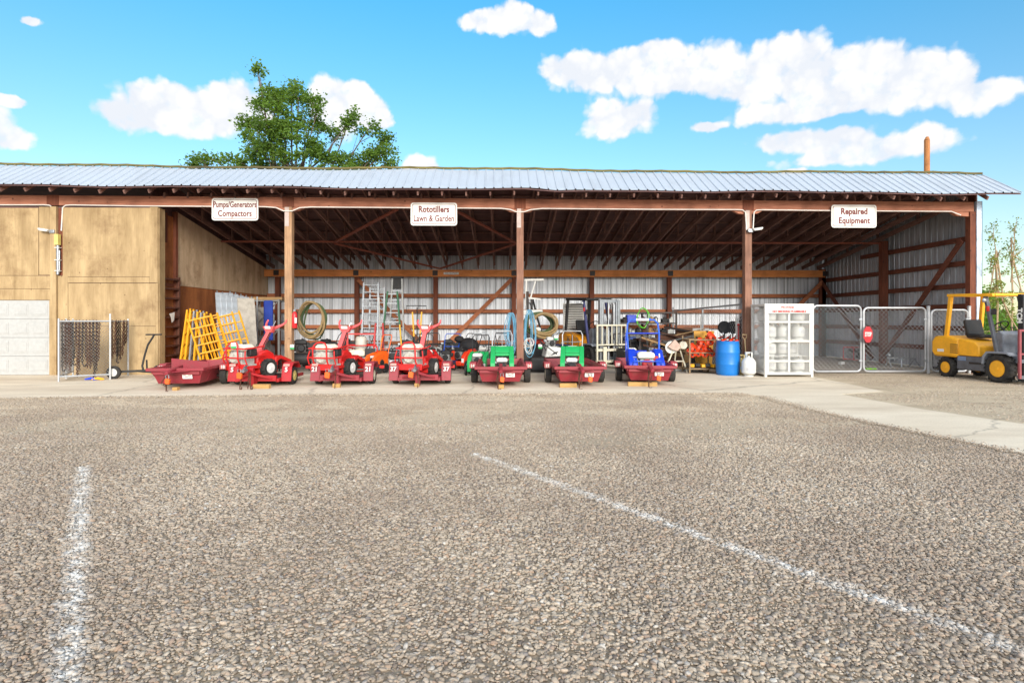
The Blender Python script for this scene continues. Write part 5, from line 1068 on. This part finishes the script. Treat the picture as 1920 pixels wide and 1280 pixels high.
for z in (.15, 1.15): mb.bar((.05, -.02, z), (.9, -.02, z+.9), .03, .02); mb.bar((.9, -.045, z), (.05, -.045, z+.9), .03, .02)
mb.build('frame', GREY, t)
for k, (z, w_) in enumerate(((1.13, .6), (.13, .7))): crate('grey_box', ('upper', 'lower')[k]+' dusty grey box inside the grey steel rack', 'box', XW(480, 19.8), 19.95, z, (w_, .5, .75), paint('dusty grey box', (150, 144, 136), .8, dirt=.3))
crate('tan_board', 'orange tan board lying on top of the grey rack', 'board', XW(478, 19.9)+.35, 19.95, 2.13, (1.25, .5, .1), TAN, R(4))
o = crate('blue_pad', 'royal blue padded sheet hanging beside the grey rack', 'pad', XW(501, 19.3), 19.4, .75, (.30, .09, 1.35), paint('royal blue cloth', (24, 60, 160), .7, dirt=.2), R(8), bev=.04)
for i, (u, Y, top) in enumerate(((461, 18.0, 2.15), (470, 17.6, 2.1))):
    mb = MB(); mb.cyl((0, 0, 0), (0, 0, top), .02, n=7); mb.ball((0, 0, top), .03); o = obj1('prop_pole', ('left', 'right')[i]+' thin white pole leaning in front of the grey rack', 'pole', mb, ALU, (XW(u, Y)+.2*i, Y, 0), group='thin leaning poles'); o.rotation_euler = (0, R((5, -8)[i]), 0)
# ------------------------------------------------------------------ fire extinguisher, tags, hoses on the posts
t = thing('fire_extinguisher', 'red fire extinguisher hung on the right side of the pale post', 'extinguisher', (-5.40, 15.0, 1.22)); MB().lathe([(.01, 0), (.06, .0), (.068, .02), (.068, .34), (.05, .40), (.02, .43)], n=18).build('cylinder', paint('extinguisher red', (214, 40, 44), .35, dirt=.1), t)
MB().box((0, 0, .46), (.05, .03, .05)).box((.03, 0, .50), (.12, .02, .012), (0, -.3, 0)).build('valve', STEEL, t); MB().tube([(.02, 0, .46), (.09, -.01, .42), (.085, -.02, .25), (.08, -.02, .08)], .01, 6).build('hose', BLACK, t); MB().box((.045, -.055, .2), (.05, .004, .14), (0, 0, .6)).build('label_plate', PAPER, t)
fuel_tag(-5.45, 14.95, .72, 'green and white tag hanging on the pale post'); fuel_tag(-5.72, 12.28, .87, 'green and white tag on the engine of the tiller on trailer 5')
def hose(name, label, c, r1, r2, n, r, mat, ax='xz', seed=0, rz=0, group=None, drop=0):
    q = random.Random(seed); mb = MB()
    for k in range(n):
        a, b_ = r1*q.uniform(.78, 1.0), r2*q.uniform(.82, 1.0); ox, oy, oz = q.uniform(-.04, .04), q.uniform(-.06, .06), q.uniform(-.02, .02)+(r2-b_)
        pts = []
        for i in range(28):
            t_ = 2*pi*i/28; pts.append((ox+a*cos(t_)+.02*sin(3*t_+k), oy+.015*cos(2*t_+k), oz+b_*sin(t_)-(abs(cos(t_))*drop if sin(t_) < 0 else 0)))
        mb.tube(pts, r, 7, closed=True)
    return obj1(name, label, 'hose', mb, mat, c, rz, group)
hose('hose_coil', 'large tan hose loop hanging behind the pale post', (XW(582, 16.3), 16.4, 1.42), .36, .52, 4, .030, HOSE, seed=2); hose('hose_coil', 'dark green hose loop hanging inside the tan hose loop', (XW(584, 16.3), 16.5, 1.36), .34, .55, 3, .024, OLIVE, seed=5)
t = thing('blue_cable_hank', 'light blue air hoses hanging in long loops on the left of the centre post', 'hose', (.26, 15.2, 0)); q = random.Random(3)
def hank(name, label, X, Y, n, seed, mat, ztop=1.62, w=.14):
    q = random.Random(seed); mb = MB()
    for k in range(n):
        zb2 = q.uniform(.42, .8); w2 = q.uniform(.5, 1)*w; ox = q.uniform(-.05, .05); pts = []
        for i in range(24):
            a = 2*pi*i/24; zc_, h_ = (ztop+zb2)/2, (ztop-zb2)/2; pts.append((ox+w2*cos(a)*(1.05-.25*sin(a)), q.uniform(-.02, .02)+.02*sin(a*2+k), zc_+h_*sin(a)))
        mb.tube(pts, .0095, 5, closed=True)
    return obj1(name, label, 'hose', mb, mat, (X, Y, 0))
bpy.data.objects.remove(t)
hank('air_hose', 'light blue air hoses hanging in long loops on the left of the centre post', .26, 15.12, 8, 3, LTBLUE); hank('air_hose', 'light blue air hoses hanging in long loops on the right of the centre post', .76, 15.1, 8, 4, LTBLUE, 1.70); hank('air_hose', 'white cord loops low on the right of the centre post', .74, 15.02, 4, 6, WHITE, .95, .13)
hose('hose_coil', 'thick brown hose coil hanging right of the centre post', (XW(1022, 16.0), 16.1, 1.27), .40, .34, 6, .028, HOSE, seed=8); hose('hose_coil', 'dark hose coil behind the brown one right of the centre post', (XW(1010, 16.2), 16.4, 1.3), .42, .34, 5, .028, OLIVE, seed=12)
hose('hose_coil', 'bright green hose loop above the blue machine', (XW(1208, 17), 17.2, 1.48), .21, .32, 2, .012, paint('lime hose', (90, 190, 40), .4), seed=14)
# ------------------------------------------------------------------ ladders at the back
def ladder(X, Y, name, label, h, w0, w1, mat, lean, rungs, rails=None, top=False, group='ladders at the back of the shed', rz=0):
    t = thing(name, label, 'ladder', (X, Y, 0), rz, group); P = lambda x, z, y=0: (x, z*sin(lean)+y, z*cos(lean)); f = lambda z: w0+(w1-w0)*z/h
    for s in (-1, 1): mb = MB(); mb.bar(P(s*f(0)/2, 0), P(s*f(h)/2, h), .05, .08); mb.build('rail', mat, t)
    if rails: 
        for s in (-1, 1): mb = MB(); mb.bar(P(s*(f(0)/2+.004), 0, -.012), P(s*(f(h*.55)/2+.004), h*.55, -.012), .04, .08); mb.build('lower_rail', rails, t)
    for i in range(rungs): z = h*(i+.7)/rungs; mb = MB(); mb.bar(P(-f(z)/2, z), P(f(z)/2, z), .05, .03); mb.build('rung', ALU, t)
    if top: MB().add([P(-w1/2-.03, h-.36, -.03), P(w1/2+.03, h-.36, -.03), P(w1/2, h, -.03), P(-w1/2, h, -.03), P(-w1/2-.03, h-.36, .0), P(w1/2+.03, h-.36, .0), P(w1/2, h, .0), P(-w1/2, h, .0)], [(0,1,2,3),(7,6,5,4),(0,4,5,1),(1,5,6,2),(2,6,7,3),(3,7,4,0)]).build('top_panel', BLACK, t); MB().box(P(0, h+.04), (w1+.08, .16, .07)).build('top_cap', BLACK, t, .01)
    return t
ladder(XW(695, 19.8), 19.6, 'extension_ladder', 'silver extension ladder leaning at the back wall', 2.75, .56, .50, ALU, R(6), 11); ladder(XW(699, 19.8)+.1, 19.9, 'extension_ladder', 'second silver ladder directly behind the silver extension ladder', 2.6, .5, .5, STEEL, R(4), 11)
ladder(XW(741, 18.2)-.05, 17.8, 'step_ladder', 'green step ladder with yellow lower rails and silver steps', 2.35, .74, .30, GREEN and paint('ladder green', (24, 92, 58), .5), R(5), 8, YELLOW, False)
ladder(XW(746, 19.5), 19.2, 'step_ladder', 'tall grey step ladder with black top behind the green one', 2.85, .55, .32, GREY, R(4), 9, None, True)
ladder(XW(709, 17.5), 17.5, 'step_ladder', 'short red step ladder left of the green step ladder', 1.35, .34, .22, paint('ladder red', (176, 34, 34), .5), R(8), 5)
mb = MB(); mb.cyl((0, 0, 0), (-.12, .3, 2.2), .014, n=6); obj1('thin_pole', 'thin white pole leaning right of the silver ladders', 'pole', mb, WHITE, (XW(714, 18.8), 18.8, 0))
t = thing('post_hole_digger', 'post hole digger with two yellow handles hung on the back wall', 'digger', (XW(782, 18.6), 18.6, 0))
for s in (-1, 1): mb = MB(); mb.bar((s*.10, 0, .9), (s*.15, 0, 1.70), .045, .03); mb.build('handle', YELLOW, t)
mb = MB(); mb.tube([(-.35, 0, 1.72), (-.35, 0, 1.9), (.3, 0, 1.9), (.3, 0, 1.72), (-.35, 0, 1.72)], .014, 6); mb.cyl((0, 0, .1), (0, 0, 1.85), .02, n=6); mb.cyl((-.1, 0, .9), (-.08, 0, .3), .05, .03, n=8); mb.cyl((.1, 0, .9), (.08, 0, .3), .05, .03, n=8); mb.build('frame', BLACK, t)
# ------------------------------------------------------------------ machines of the back rows
def place(u, Y): return XW(u, Y), Y
def genset(u, Y, label, col, tankc=CREAM, s=1.0, rz=0, cat='generator', name='generator'):
    X, Y = place(u, Y); t = thing(name, label, cat, (X, Y, 0), rz); r = .016; mb = MB()
    for y in (-.22*s, .22*s): mb.tube([(-.32*s, y, .06), (-.32*s, y, .5*s), (-.28*s, y, .55*s), (.28*s, y, .55*s), (.32*s, y, .5*s), (.32*s, y, .06), (-.32*s, y, .06)], r, 6)
    for x in (-.3*s, .3*s):
        for z in (.08, .54*s): mb.cyl((x, -.22*s, z), (x, .22*s, z), r, n=6)
    mb.build('frame', col, t); engine(t, (-.08*s, -.02, .10), 1.15*s, tankc, BLACK); MB().cyl((.05*s, 0, .24*s), (.30*s, 0, .24*s), .13*s, n=16).build('alternator', STEEL, t, .01)
    MB().box((.18*s, -.2*s, .42*s), (.2*s, .03, .14*s)).build('panel', BLACK, t); return t
def compressor(u, Y, label, col, s=1.0, rz=0, wheels=True):
    X, Y = place(u, Y); t = thing('air_compressor', label, 'compressor', (X, Y, 0), rz); MB().lathe([(.01, -.42*s), (.09*s, -.40*s), (.15*s, -.33*s), (.15*s, .33*s), (.09*s, .40*s), (.01, .42*s)], (0, 0, .30*s), 'x', 20).build('air_tank', col, t)
    engine(t, (-.12*s, 0, .45*s), .95*s, BLACK, BLACK, DARKST); mb = MB(); mb.box((.2*s, 0, .56*s), (.16*s, .18*s, .22*s)); 
    for i in range(5): mb.box((.2*s, 0, .5*s+i*.035*s), (.2*s, .22*s, .01))
    mb.build('pump_head', GREY, t); mb = MB(); mb.lathe([(.15*s, -.03), (.16*s, -.03), (.16*s, .03), (.15*s, .03)], (.2*s, -.16*s, .55*s), 'y', 20)
    for k in range(5): a = k*1.256; mb.bar((.2*s, -.16*s, .55*s), (.2*s+.15*s*cos(a), -.16*s, .55*s+.15*s*sin(a)), .02, .02)
    mb.build('flywheel', BLACK, t)
    for x in (-.3, .3): wheel(t, (x*s, -.16*s, .11*s), .11*s, .06*s, STEEL, axis='y')
    mb = MB(); mb.tube([(.4*s, -.1, .35*s), (.58*s, -.1, .62*s), (.58*s, .1, .62*s), (.4*s, .1, .35*s)], .012, 6); mb.build('handle', DARKST, t); return t
def mower(u, Y, label, col, s=1.0, rz=0, hand=BLACK, bag=None, tankc=BLACK, boxy=False, wc=BLACK, hl=1.0):
    X, Y = place(u, Y); t = thing('lawn_mower' if not boxy else 'walk_behind_machine', label, 'mower' if not boxy else 'garden machine', (X, Y, 0), rz)
    if boxy:
        mb = MB()
        for q in (-1, 1): mb.prism([(-.36, .10), (-.36, .38), (-.22, .50), (.25, .60), (.32, .50), (.32, .10)], 'x', q*.15*s, q*.26*s)
        mb.prism([(-.02, .45), (.1, .56), (.25, .60), (.32, .50), (.3, .2), (.2, .2)], 'x', -.149*s, .149*s); mb.bb((-.149*s, -.36, .10), (.149*s, -.31, .24)); mb.build('housing', col, t, .02)
        mb = MB(); mb.cyl((.262*s, .02, .28), (.275*s, .02, .28), .09, n=14); mb.cyl((-.262*s, .02, .28), (-.275*s, .02, .28), .09, n=14); mb.build('belt_guard', BLACK, t); MB().box((.2*s, -.364, .26), (.08, .006, .12)).build('decal', PAPER, t)
        for q in (-1, 1): mb = MB(); mb.tube([(q*.1, .62*hl, .95), (q*.16, .5, .7), (q*.08, .3, .5)], .008, 4); mb.build('cable', BLACK, t)
    else: MB().prism([(-.28, .10), (-.34, .16), (-.30, .24), (.30, .26), (.34, .16), (.28, .10)], 'x', -.26*s, .26*s).build('deck', col, t, .03)
    engine(t, (0, -.02 if not boxy else -.12, .26 if not boxy else .30), .85*s, tankc, BLACK)
    for sx_ in (-1, 1):
        for y in (-.26, .26): wheel(t, (sx_*.30*s, y*s, .10 if not boxy else .13), .10 if not boxy else .13, .05, wc)
    mb = MB(); mb.tube([(-.22*s, .3, .22), (-.22*s, .50*hl, .60), (-.24*s, .68*hl, .95), (-.20*s, .72*hl, 1.02), (.20*s, .72*hl, 1.02), (.24*s, .68*hl, .95), (.22*s, .50*hl, .60), (.22*s, .3, .22)], .013, 6)
    mb.cyl((-.22*s, .52*hl, .64), (.22*s, .52*hl, .64), .01, n=5); mb.build('handle', hand, t)
    if bag: mb = MB(); mb.ball((0, .30, .66), .34, sq=(1.0, .8, .72)); mb.ball((-.2, .1, .86), .13, sq=(1.2, 1, .8)); mb.build('bag', bag, t)
    return t
compressor(574, 16.2, 'black wheeled compressor right of the pale post', BLACK, 1.15, R(20)); genset(606, 15.9, 'black engine pump low behind tillers 5 and 21', BLACK, WHITE, .95, R(-15), 'pump', 'water_pump')
genset(596, 17.4, 'dark generator in the row behind the black compressor', DARKST, BLACK, 1.2, R(10)); genset(632, 17.6, 'generator with white tank behind tiller 21', BLACK, WHITE, 1.25, R(-8)); compressor(655, 18.4, 'silver compressor far behind tiller 21', STEEL, 1.1, R(5))
t = genset(677, 15.7, 'red framed power unit with cream tank right of tiller 21', RED, CREAM, 1.35, R(12), 'power unit', 'power_unit'); MB().lathe([(.01, .56), (.13, .56), (.15, .6), (.15, .92), (.12, .98), (.01, 1.0)], n=18).build('upper_tank', paint('dusty white tank', (206, 200, 186), .5, dirt=.3), t)
mb = MB()
for x in (-.36, .36):
    for y in (-.22, .22): mb.bar((x, y, .5), (x, y, 1.05), .03, .03)
for y in (-.22, .22): mb.bar((-.36, y, 1.05), (.36, y, 1.05), .03, .03)
mb.build('upper_frame', RED, t)
t = mower(706, 15.4, 'small orange tiller with white engine beside tiller 21', ORANGE, .62, R(-25), ORANGE, None, WHITE, True, BLACK, .7)
genset(727, 16.3, 'low black and silver generator at the foot of the ladders', BLACK, DARKST, 1.0, R(8)); genset(752, 16.6, 'second dark generator at the foot of the green step ladder', DARKST, STEEL, 1.1, R(-10)); 
mower(815, 17.6, 'black mower with black handle behind tiller 37', BLACK, 1.1, R(15)); mower(838, 16.6, 'dark blue push mower right of tiller 37', paint('navy deck', (30, 44, 92), .5), 1.0, R(-10), paint('blue handle', (24, 84, 190), .4)); genset(826, 18.6, 'dark grey pressure washer far behind tiller 37', DARKST, WHITE, 1.2, 0, 'pressure washer', 'pressure_washer')
t = mower(868, 16.9, 'orange red leaf vacuum with bulging black bag', paint('vac orange', (236, 60, 24), .45), 1.15, R(-30), BLACK, paint('bag cloth', (20, 20, 24), .85), BLACK, True, paint('wheel blue grey', (110, 150, 176), .5), .9)
mower(897, 14.9, 'green boxy lawn thatcher with black handle left of trailer 14', GREEN, .95, R(-6), BLACK, None, WHITE, True, BLACK, .75); mower(905, 17.4, 'white and black machine behind the green thatcher', WHITE, 1.1, R(8), STEEL, None, WHITE, True)
mower(938, 16.6, 'dark machine with grey handle behind trailer 14', DARKST, 1.1, R(-8), STEEL, None, BLACK, True); genset(980, 16.8, 'black engine unit right behind the centre post', BLACK, BLACK, 1.2)
# material lift right of the centre post
t = thing('material_lift', 'tall material lift with white top brackets right of the centre post', 'lift', (XW(993, 18.2), 18.2, 0), R(-10)); mb = MB(); mb.bb((-.10, -.06, .1), (-.03, .06, 2.35)); mb.bb((.03, -.06, .1), (.10, .06, 2.1)); mb.bar((-.3, 0, .1), (.4, 0, .1), .1, .08); mb.build('mast', DARKST, t)
mb = MB(); mb.bar((-.16, 0, 2.72), (.46, -.04, 2.72), .06, .06); mb.bar((.02, 0, 2.1), (.2, 0, 2.7), .04, .04); mb.bar((-.12, 0, 1.9), (-.1, 0, 2.7), .05, .05); mb.bar((-.1, 0, 2.15), (.36, 0, 2.1), .06, .05); mb.build('top_bracket', WHITE, t)
MB().bb((-.35, -.12, 1.60), (.42, .08, 1.76)).build('winch_box', WHITE, t, .01); MB().bar((.1, 0, 2.1), (.42, -.1, .9), .05, .05).bar((.0, -.05, 2.0), (.32, -.1, 1.3), .03, .03).build('boom', BLACK, t)
for s in (-1, 1): wheel(t, (s*.3, 0, .08), .08, .05, STEEL)
# clutter between centre post and shed forklift
mower(1003, 16.9, 'orange red mower deck lifted on the pile right of the centre post', paint('deck orange', (228, 62, 28), .45), 1.2, R(20), WHITE, None, WHITE).location.z = .62
crate('black_case', 'big black case under the orange mower deck', 'case', *place(1003, 16.9), 0, (1.15, .7, .60), BLACK, R(5), bev=.04); crate('black_tarp_box', 'low black covered box behind trailer 15', 'box', *place(1030, 15.8), 0, (1.1, .7, .42), BLACK, R(-6), bev=.08)
t = thing('concrete_trowel', 'white trowelling machine with long dark handle between the trailers', 'trowel machine', (*place(1034, 15.6), .42), R(12)); MB().prism([(-.24, 0), (.26, .02), (.22, .26), (-.16, .30)], 'y', -.2, .2).build('cover', WHITE, t, .03); engine(t, (-.02, 0, .28), .8, WHITE, BLACK); MB().tube([(-.2, -.1, .2), (-.45, -.45, .45), (.0, -.5, .1)], .014, 6).build('handle', BLACK, t); MB().prism([(-.08, .06), (.02, .14), (.08, .10), (.14, .16)], 'y', -.206, -.204).build('mark', BLACK, t)
fuel_tag(XW(1013, 15.2), 15.2, .72, 'green and white tag on the white trowelling machine'); fuel_tag(XW(1043, 15.4), 15.4, .95, 'green and white tag above trailer 15')
mower(1048, 17.0, 'dark snow blower behind trailer 15', DARKST, 1.1, R(-20), BLACK, None, WHITE, True); genset(1062, 15.9, 'red low engine unit half hidden by trailer 15', RED, BLACK, .9, R(15))
t = thing('louvre_panel', 'white louvred panel standing behind the shed forklift', 'panel', (XW(1057, 19.6), 19.6, .3)); w_ = XW(1094, 19.6)-XW(1057, 19.6); mb = MB()
for x in (0, w_): mb.bb((x-.025, -.03, .2), (x+.025, .03, 1.72))
for z in (.2, 1.70): mb.bb((.026, -.028, z-.02), (w_-.026, .028, z+.02))
mb.build('frame', WHITE, t); mb = MB()
for i in range(17): mb.box((w_/2, 0, .30+i*.083), (w_-.05, .05, .045), (.5, 0, 0))
mb.build('slats', WHITE, t); MB().bb((.03, .031, .22), (w_-.03, .05, 1.68)).build('gap_shade', DARKST, t)  # dark sheet added behind the slats to stand for shade in the gaps
rc = random.Random(33); kinds = ('black', 'grey', 'red', 'dark blue'); mats_ = (BLACK, GREY, RED, paint('machine navy', (28, 40, 84), .5))
for i, (u, Y, ry) in enumerate(((588, 18.6, 20), (618, 18.9, -10), (642, 16.4, 30), (664, 17.9, -30), (768, 18.0, 10), (790, 17.2, -20), (800, 15.9, 15), (848, 18.4, 5), (922, 18.6, -15), (958, 18.0, 25), (1018, 18.6, -5), (1046, 18.4, 15), (1180, 16.9, 10), (1196, 18.4, -20))):
    k = i % 4; lb = '%s engine-driven machine in the crowded back rows, %s from the left' % (kinds[k], words[i])
    if i % 3 == 0: t = mower(u, Y, lb, mats_[k], 1.1, R(ry), DARKST, None, (WHITE, BLACK, CREAM)[i % 3], True, BLACK, .9)
    elif i % 3 == 1: t = compressor(u, Y, lb, mats_[k], 1.05, R(ry))
    else: t = genset(u, Y, lb, mats_[k], (WHITE, DARKST, BLACK)[(i//3) % 3], 1.15, R(ry))
    t['group'] = 'engine machines in the back rows'
# workbench racks right of the shed forklift
t = thing('storage_rack', 'dark steel storage rack behind the blue machine', 'rack', (XW(1160, 20.4), 20.4, 0)); w_ = XW(1268, 20.4)-XW(1160, 20.4); mb = MB()
for x in (0, w_*.5, w_):
    for y in (0, .8): mb.bb((x-.03, y-.03, 0), (x+.03, y+.03, 1.74))
mb.build('upright', DARKST, t)
for z in (.45, .9, 1.3, 1.68): mb = MB(); mb.bb((.031, -.03, z), (w_-.031, .83, z+.05)); mb.build('shelf', DARKST, t)
rc = random.Random(21); cols = [DARKST, GREY, BLACK, RUST, TAN, STEEL, BLACK, WHITE]
cn = ('dark', 'grey', 'black', 'rusty', 'tan', 'steel', 'small black', 'white')
for j, z in enumerate((.50, .95, 1.35)):
    for i in range(8):
        x = XW(1160, 20.4)+.2+i*(w_-.4)/7+rc.uniform(-.04, .04)
        if j == 2 and i == 1: crate('blue_tub', 'blue plastic tub on the highest shelf behind the blue machine', 'tub', x, 20.55, z, (.34, .34, .28), BLUE, bev=.03); continue
        if j == 0 and i == 1: crate('blue_tub', 'big blue plastic tub on the low shelf of the dark rack', 'tub', x, 20.55, z, (.42, .34, .34), paint('tub blue', (20, 70, 150), .5), bev=.03); continue
        if rc.random() < .4:
            mb = MB(); mb.lathe([(.01, 0), (.09, 0), (.09, .16), (.04, .21), (.02, .22)], n=12); mb.box((.1, 0, .06), (.1, .12, .1)); obj1('machine_part', '%s machine part, %s from the left on the %s rack shelf' % (cn[i], words[i], ('low', 'middle', 'high')[j]), 'machine part', mb, cols[i], (x, 20.5, z), group='parts on the dark rack')
        else: mb = MB(); a_ = rc.uniform(.12, .22); mb.box((0, 0, .07), (a_, .25, .14)); mb.box((.02, -.04, .17), (a_*.5, .14, .06)); obj1('machine_part', '%s machine part, %s from the left on the %s rack shelf' % (cn[i], words[i], ('low', 'middle', 'high')[j]), 'machine part', mb, cols[i], (x, 20.5, z), rc.uniform(-.4, .4), 'parts on the dark rack', .01)
t = thing('work_table', 'low rusty work table piled with scrap right of the blue machine', 'table', (XW(1240, 18.2), 18.3, 0)); mb = MB(); mb.bb((-.8, -.4, .78), (.9, .4, .84)); mb.build('table_top', RUST, t)
for x in (-.75, .85):
    for y in (-.35, .35): MB().bb((x-.03, y-.03, 0), (x+.03, y+.03, .78)).build('leg', DARKST, t)
junk = [(1228, 17.6, 0, (.5, .4, .35), TAN, 'cardboard box under the work table, left'), (1262, 17.4, 0, (.55, .45, .30), RUST, 'rusty box under the work table, right'), (1250, 18.2, .84, (.7, .35, .12), RUST, 'rusty plates stacked on the work table'), (1282, 18.4, .84, (.5, .4, .34), paint('old brown box', (120, 84, 62), .8), 'old brown box on the right of the work table'),
        (1292, 19.4, 0, (.7, .5, 1.05), paint('dark green cabinet', (60, 70, 66), .6), 'dark green cabinet behind the orange auger rack'), (1272, 19.2, 0, (.55, .4, .95), TAN, 'stack of tan cardboard behind the work table'), (1210, 17.9, 0, (.6, .4, .3), DARKST, 'dark crate behind the blue machine'), (1336, 18.6, 0, (.7, .5, .7), DARKST, 'dark metal box behind the blue barrel'), (1306, 19.6, 1.06, (.8, .3, .1), GREY, 'grey board lying over the dark green cabinet')]
for u, Y, z, dm_, m_, lb in junk: crate('storage_box', lb, 'box', XW(u, Y), Y, z, dm_, m_, rc.uniform(-.25, .25), bev=.012)
for i in range(7):
    mb = MB(); L_ = rc.uniform(1.2, 1.9); mb.box((0, 0, 0), (L_, .13, .03)); o = obj1('scrap_board', '%s of the loose boards leaning over the work table pile' % words[i], 'board', mb, (RUST, TAN, DARKST, GREY)[i % 4], (XW(1245+i*7, 17.2+i*.15), 17.2+i*.15, .55+.09*i), rc.uniform(-.5, .5), 'loose boards on the scrap pile'); o.rotation_euler = (rc.uniform(-.3, .3), rc.uniform(-.35, .35), rc.uniform(-.5, .5))
for i in range(4):
    mb = MB(); mb.box((0, 0, .03), (1.4-.1*i, .16, .05)); o = obj1('floor_board', '%s pale board lying on the floor right of trailer 18' % words[i], 'board', mb, TAN if i % 2 else GREY, (XW(1268+3*i, 15.9+i*.3), 15.9+i*.3, .002), rc.uniform(-.3, .3), 'boards on the floor')
t = thing('cut_off_saw', 'cut-off saw with pale square guard and round blade on white legs', 'saw', (XW(1262, 15.6), 15.6, 0)); MB().prism([(-.17, .70), (.02, .90), (.19, .72), (.10, .58), (-.06, .62)], 'y', -.12, .0).build('guard', paint('dusty pink guard', (198, 166, 150), .6), t, .01)
MB().cyl((-.05, -.02, .68), (-.05, .01, .68), .17, n=28).build('blade', WHITE, t); mb = MB(); mb.cyl((.26, 0, .74), (.26, -.1, .74), .11, n=12); mb.box((.12, -.03, .70), (.3, .1, .12)); mb.build('motor', IVORY, t, .01)
mb = MB()
for a, b_ in (((0, 0, .6), (-.28, -.1, 0)), ((.2, 0, .6), (.36, -.1, 0)), ((.1, .05, .6), (.1, .3, 0)), ((-.16, -.05, .3), (.28, -.05, .3))): mb.bar(a, b_, .03, .03)
mb.build('stand', IVORY, t)
# tampers / spoked wheels hung on the inner fence, level, poles
for i, u in enumerate((1358, 1374)):
    mb = MB(); mb.lathe([(.10, -.04), (.17, -.05), (.185, -.02), (.185, .02), (.17, .05), (.10, .04)], (0, 0, 0), 'y', 22)
    for k in range(6): a = k*pi/3; mb.bar((0, 0, 0), (.13*cos(a), 0, .13*sin(a)), .03, .03)
    mb.bar((0, 0, -.18), (0, .05, -.75), .03, .03); obj1('tiller_wheel', ('left', 'right')[i]+' black spoked wheel hung above the blue barrel', 'wheel', mb, BLACK, (XW(u, 16.2), 16.2, 1.22), group='black spoked wheels')
mb = MB(); mb.bb((-.035, -.02, 0), (.035, .02, 1.52)); mb.cyl((0, -.03, 1.4), (0, .03, 1.4), .03, n=8); obj1('measuring_staff', 'white staff standing between the black wheels and the brown post', 'staff', mb, WHITE, (XW(1381.5, 15.7), 15.7, 0))
for i, (u, m_) in enumerate(((1386, RED), (1389, DARKST), (1391.5, RUST))): mb = MB(); mb.cyl((0, 0, 0), (0, .05, 1.25+.1*i), .018, n=6); mb.ball((0, .05, 1.3+.1*i), .035); obj1('tool_handle', ('red', 'dark', 'rusty')[i]+' tool handle standing left of the brown post', 'tool', mb, m_, (XW(u, 15.6), 15.6, 0), group='tool handles by the brown post')
mb = MB(); mb.cyl((0, 0, 0), (0, 0, 1.55), .02, n=6); obj1('thin_pole', 'thin white pole standing above the auger rack', 'pole', mb, WHITE, (XW(1314, 17.4), 17.4, 0))
# inside the fenced bay
t = thing('stand_frame', 'low grey steel stand on the floor behind the right gate', 'stand', (XW(1690, 17.2), 17.2, 0)); mb = MB(); mb.bar((-.45, 0, .28), (.45, 0, .25), .04, .04)
for a, b_ in (((-.4, 0, .28), (-.45, -.2, 0)), ((-.4, 0, .28), (-.35, .2, 0)), ((.0, 0, .27), (-.06, -.1, 0)), ((.4, 0, .25), (.45, -.2, 0)), ((.4, 0, .25), (.38, .2, 0))): mb.bar(a, b_, .025, .025)
mb.ball((-.4, 0, .36), .06); mb.build('frame', STEEL, t)
mb = MB(); mb.box((0, 0, .02), (.32, .12, .035)); obj1('lime_strip', 'lime green plastic piece lying behind the gates', 'plastic piece', mb, LIME, (XW(1632, 16.3), 16.3, 0), .1)
mb = MB(); mb.box((0, 0, .05), (.16, .12, .1)); obj1('small_white_box', 'small white box on the floor behind the left gate', 'box', mb, WHITE, (XW(1578, 18.2), 18.2, 0), .3, bevel=.01)
genset(1602, 19.6, 'red and black engine unit at the back of the fenced bay', RED, BLACK, .9, R(20)); genset(1786, 15.9, 'dark pump engine behind the narrow fence panel', DARKST, BLACK, 1.2, R(10), 'pump', 'water_pump').location.z = .0
crate('white_cooler', 'grey blue upright cabinet behind the narrow fence panel', 'cabinet', XW(1788, 16.6), 16.7, 0, (.45, .45, 1.55), paint('cabinet grey', (96, 106, 124), .6), R(8), bev=.02)
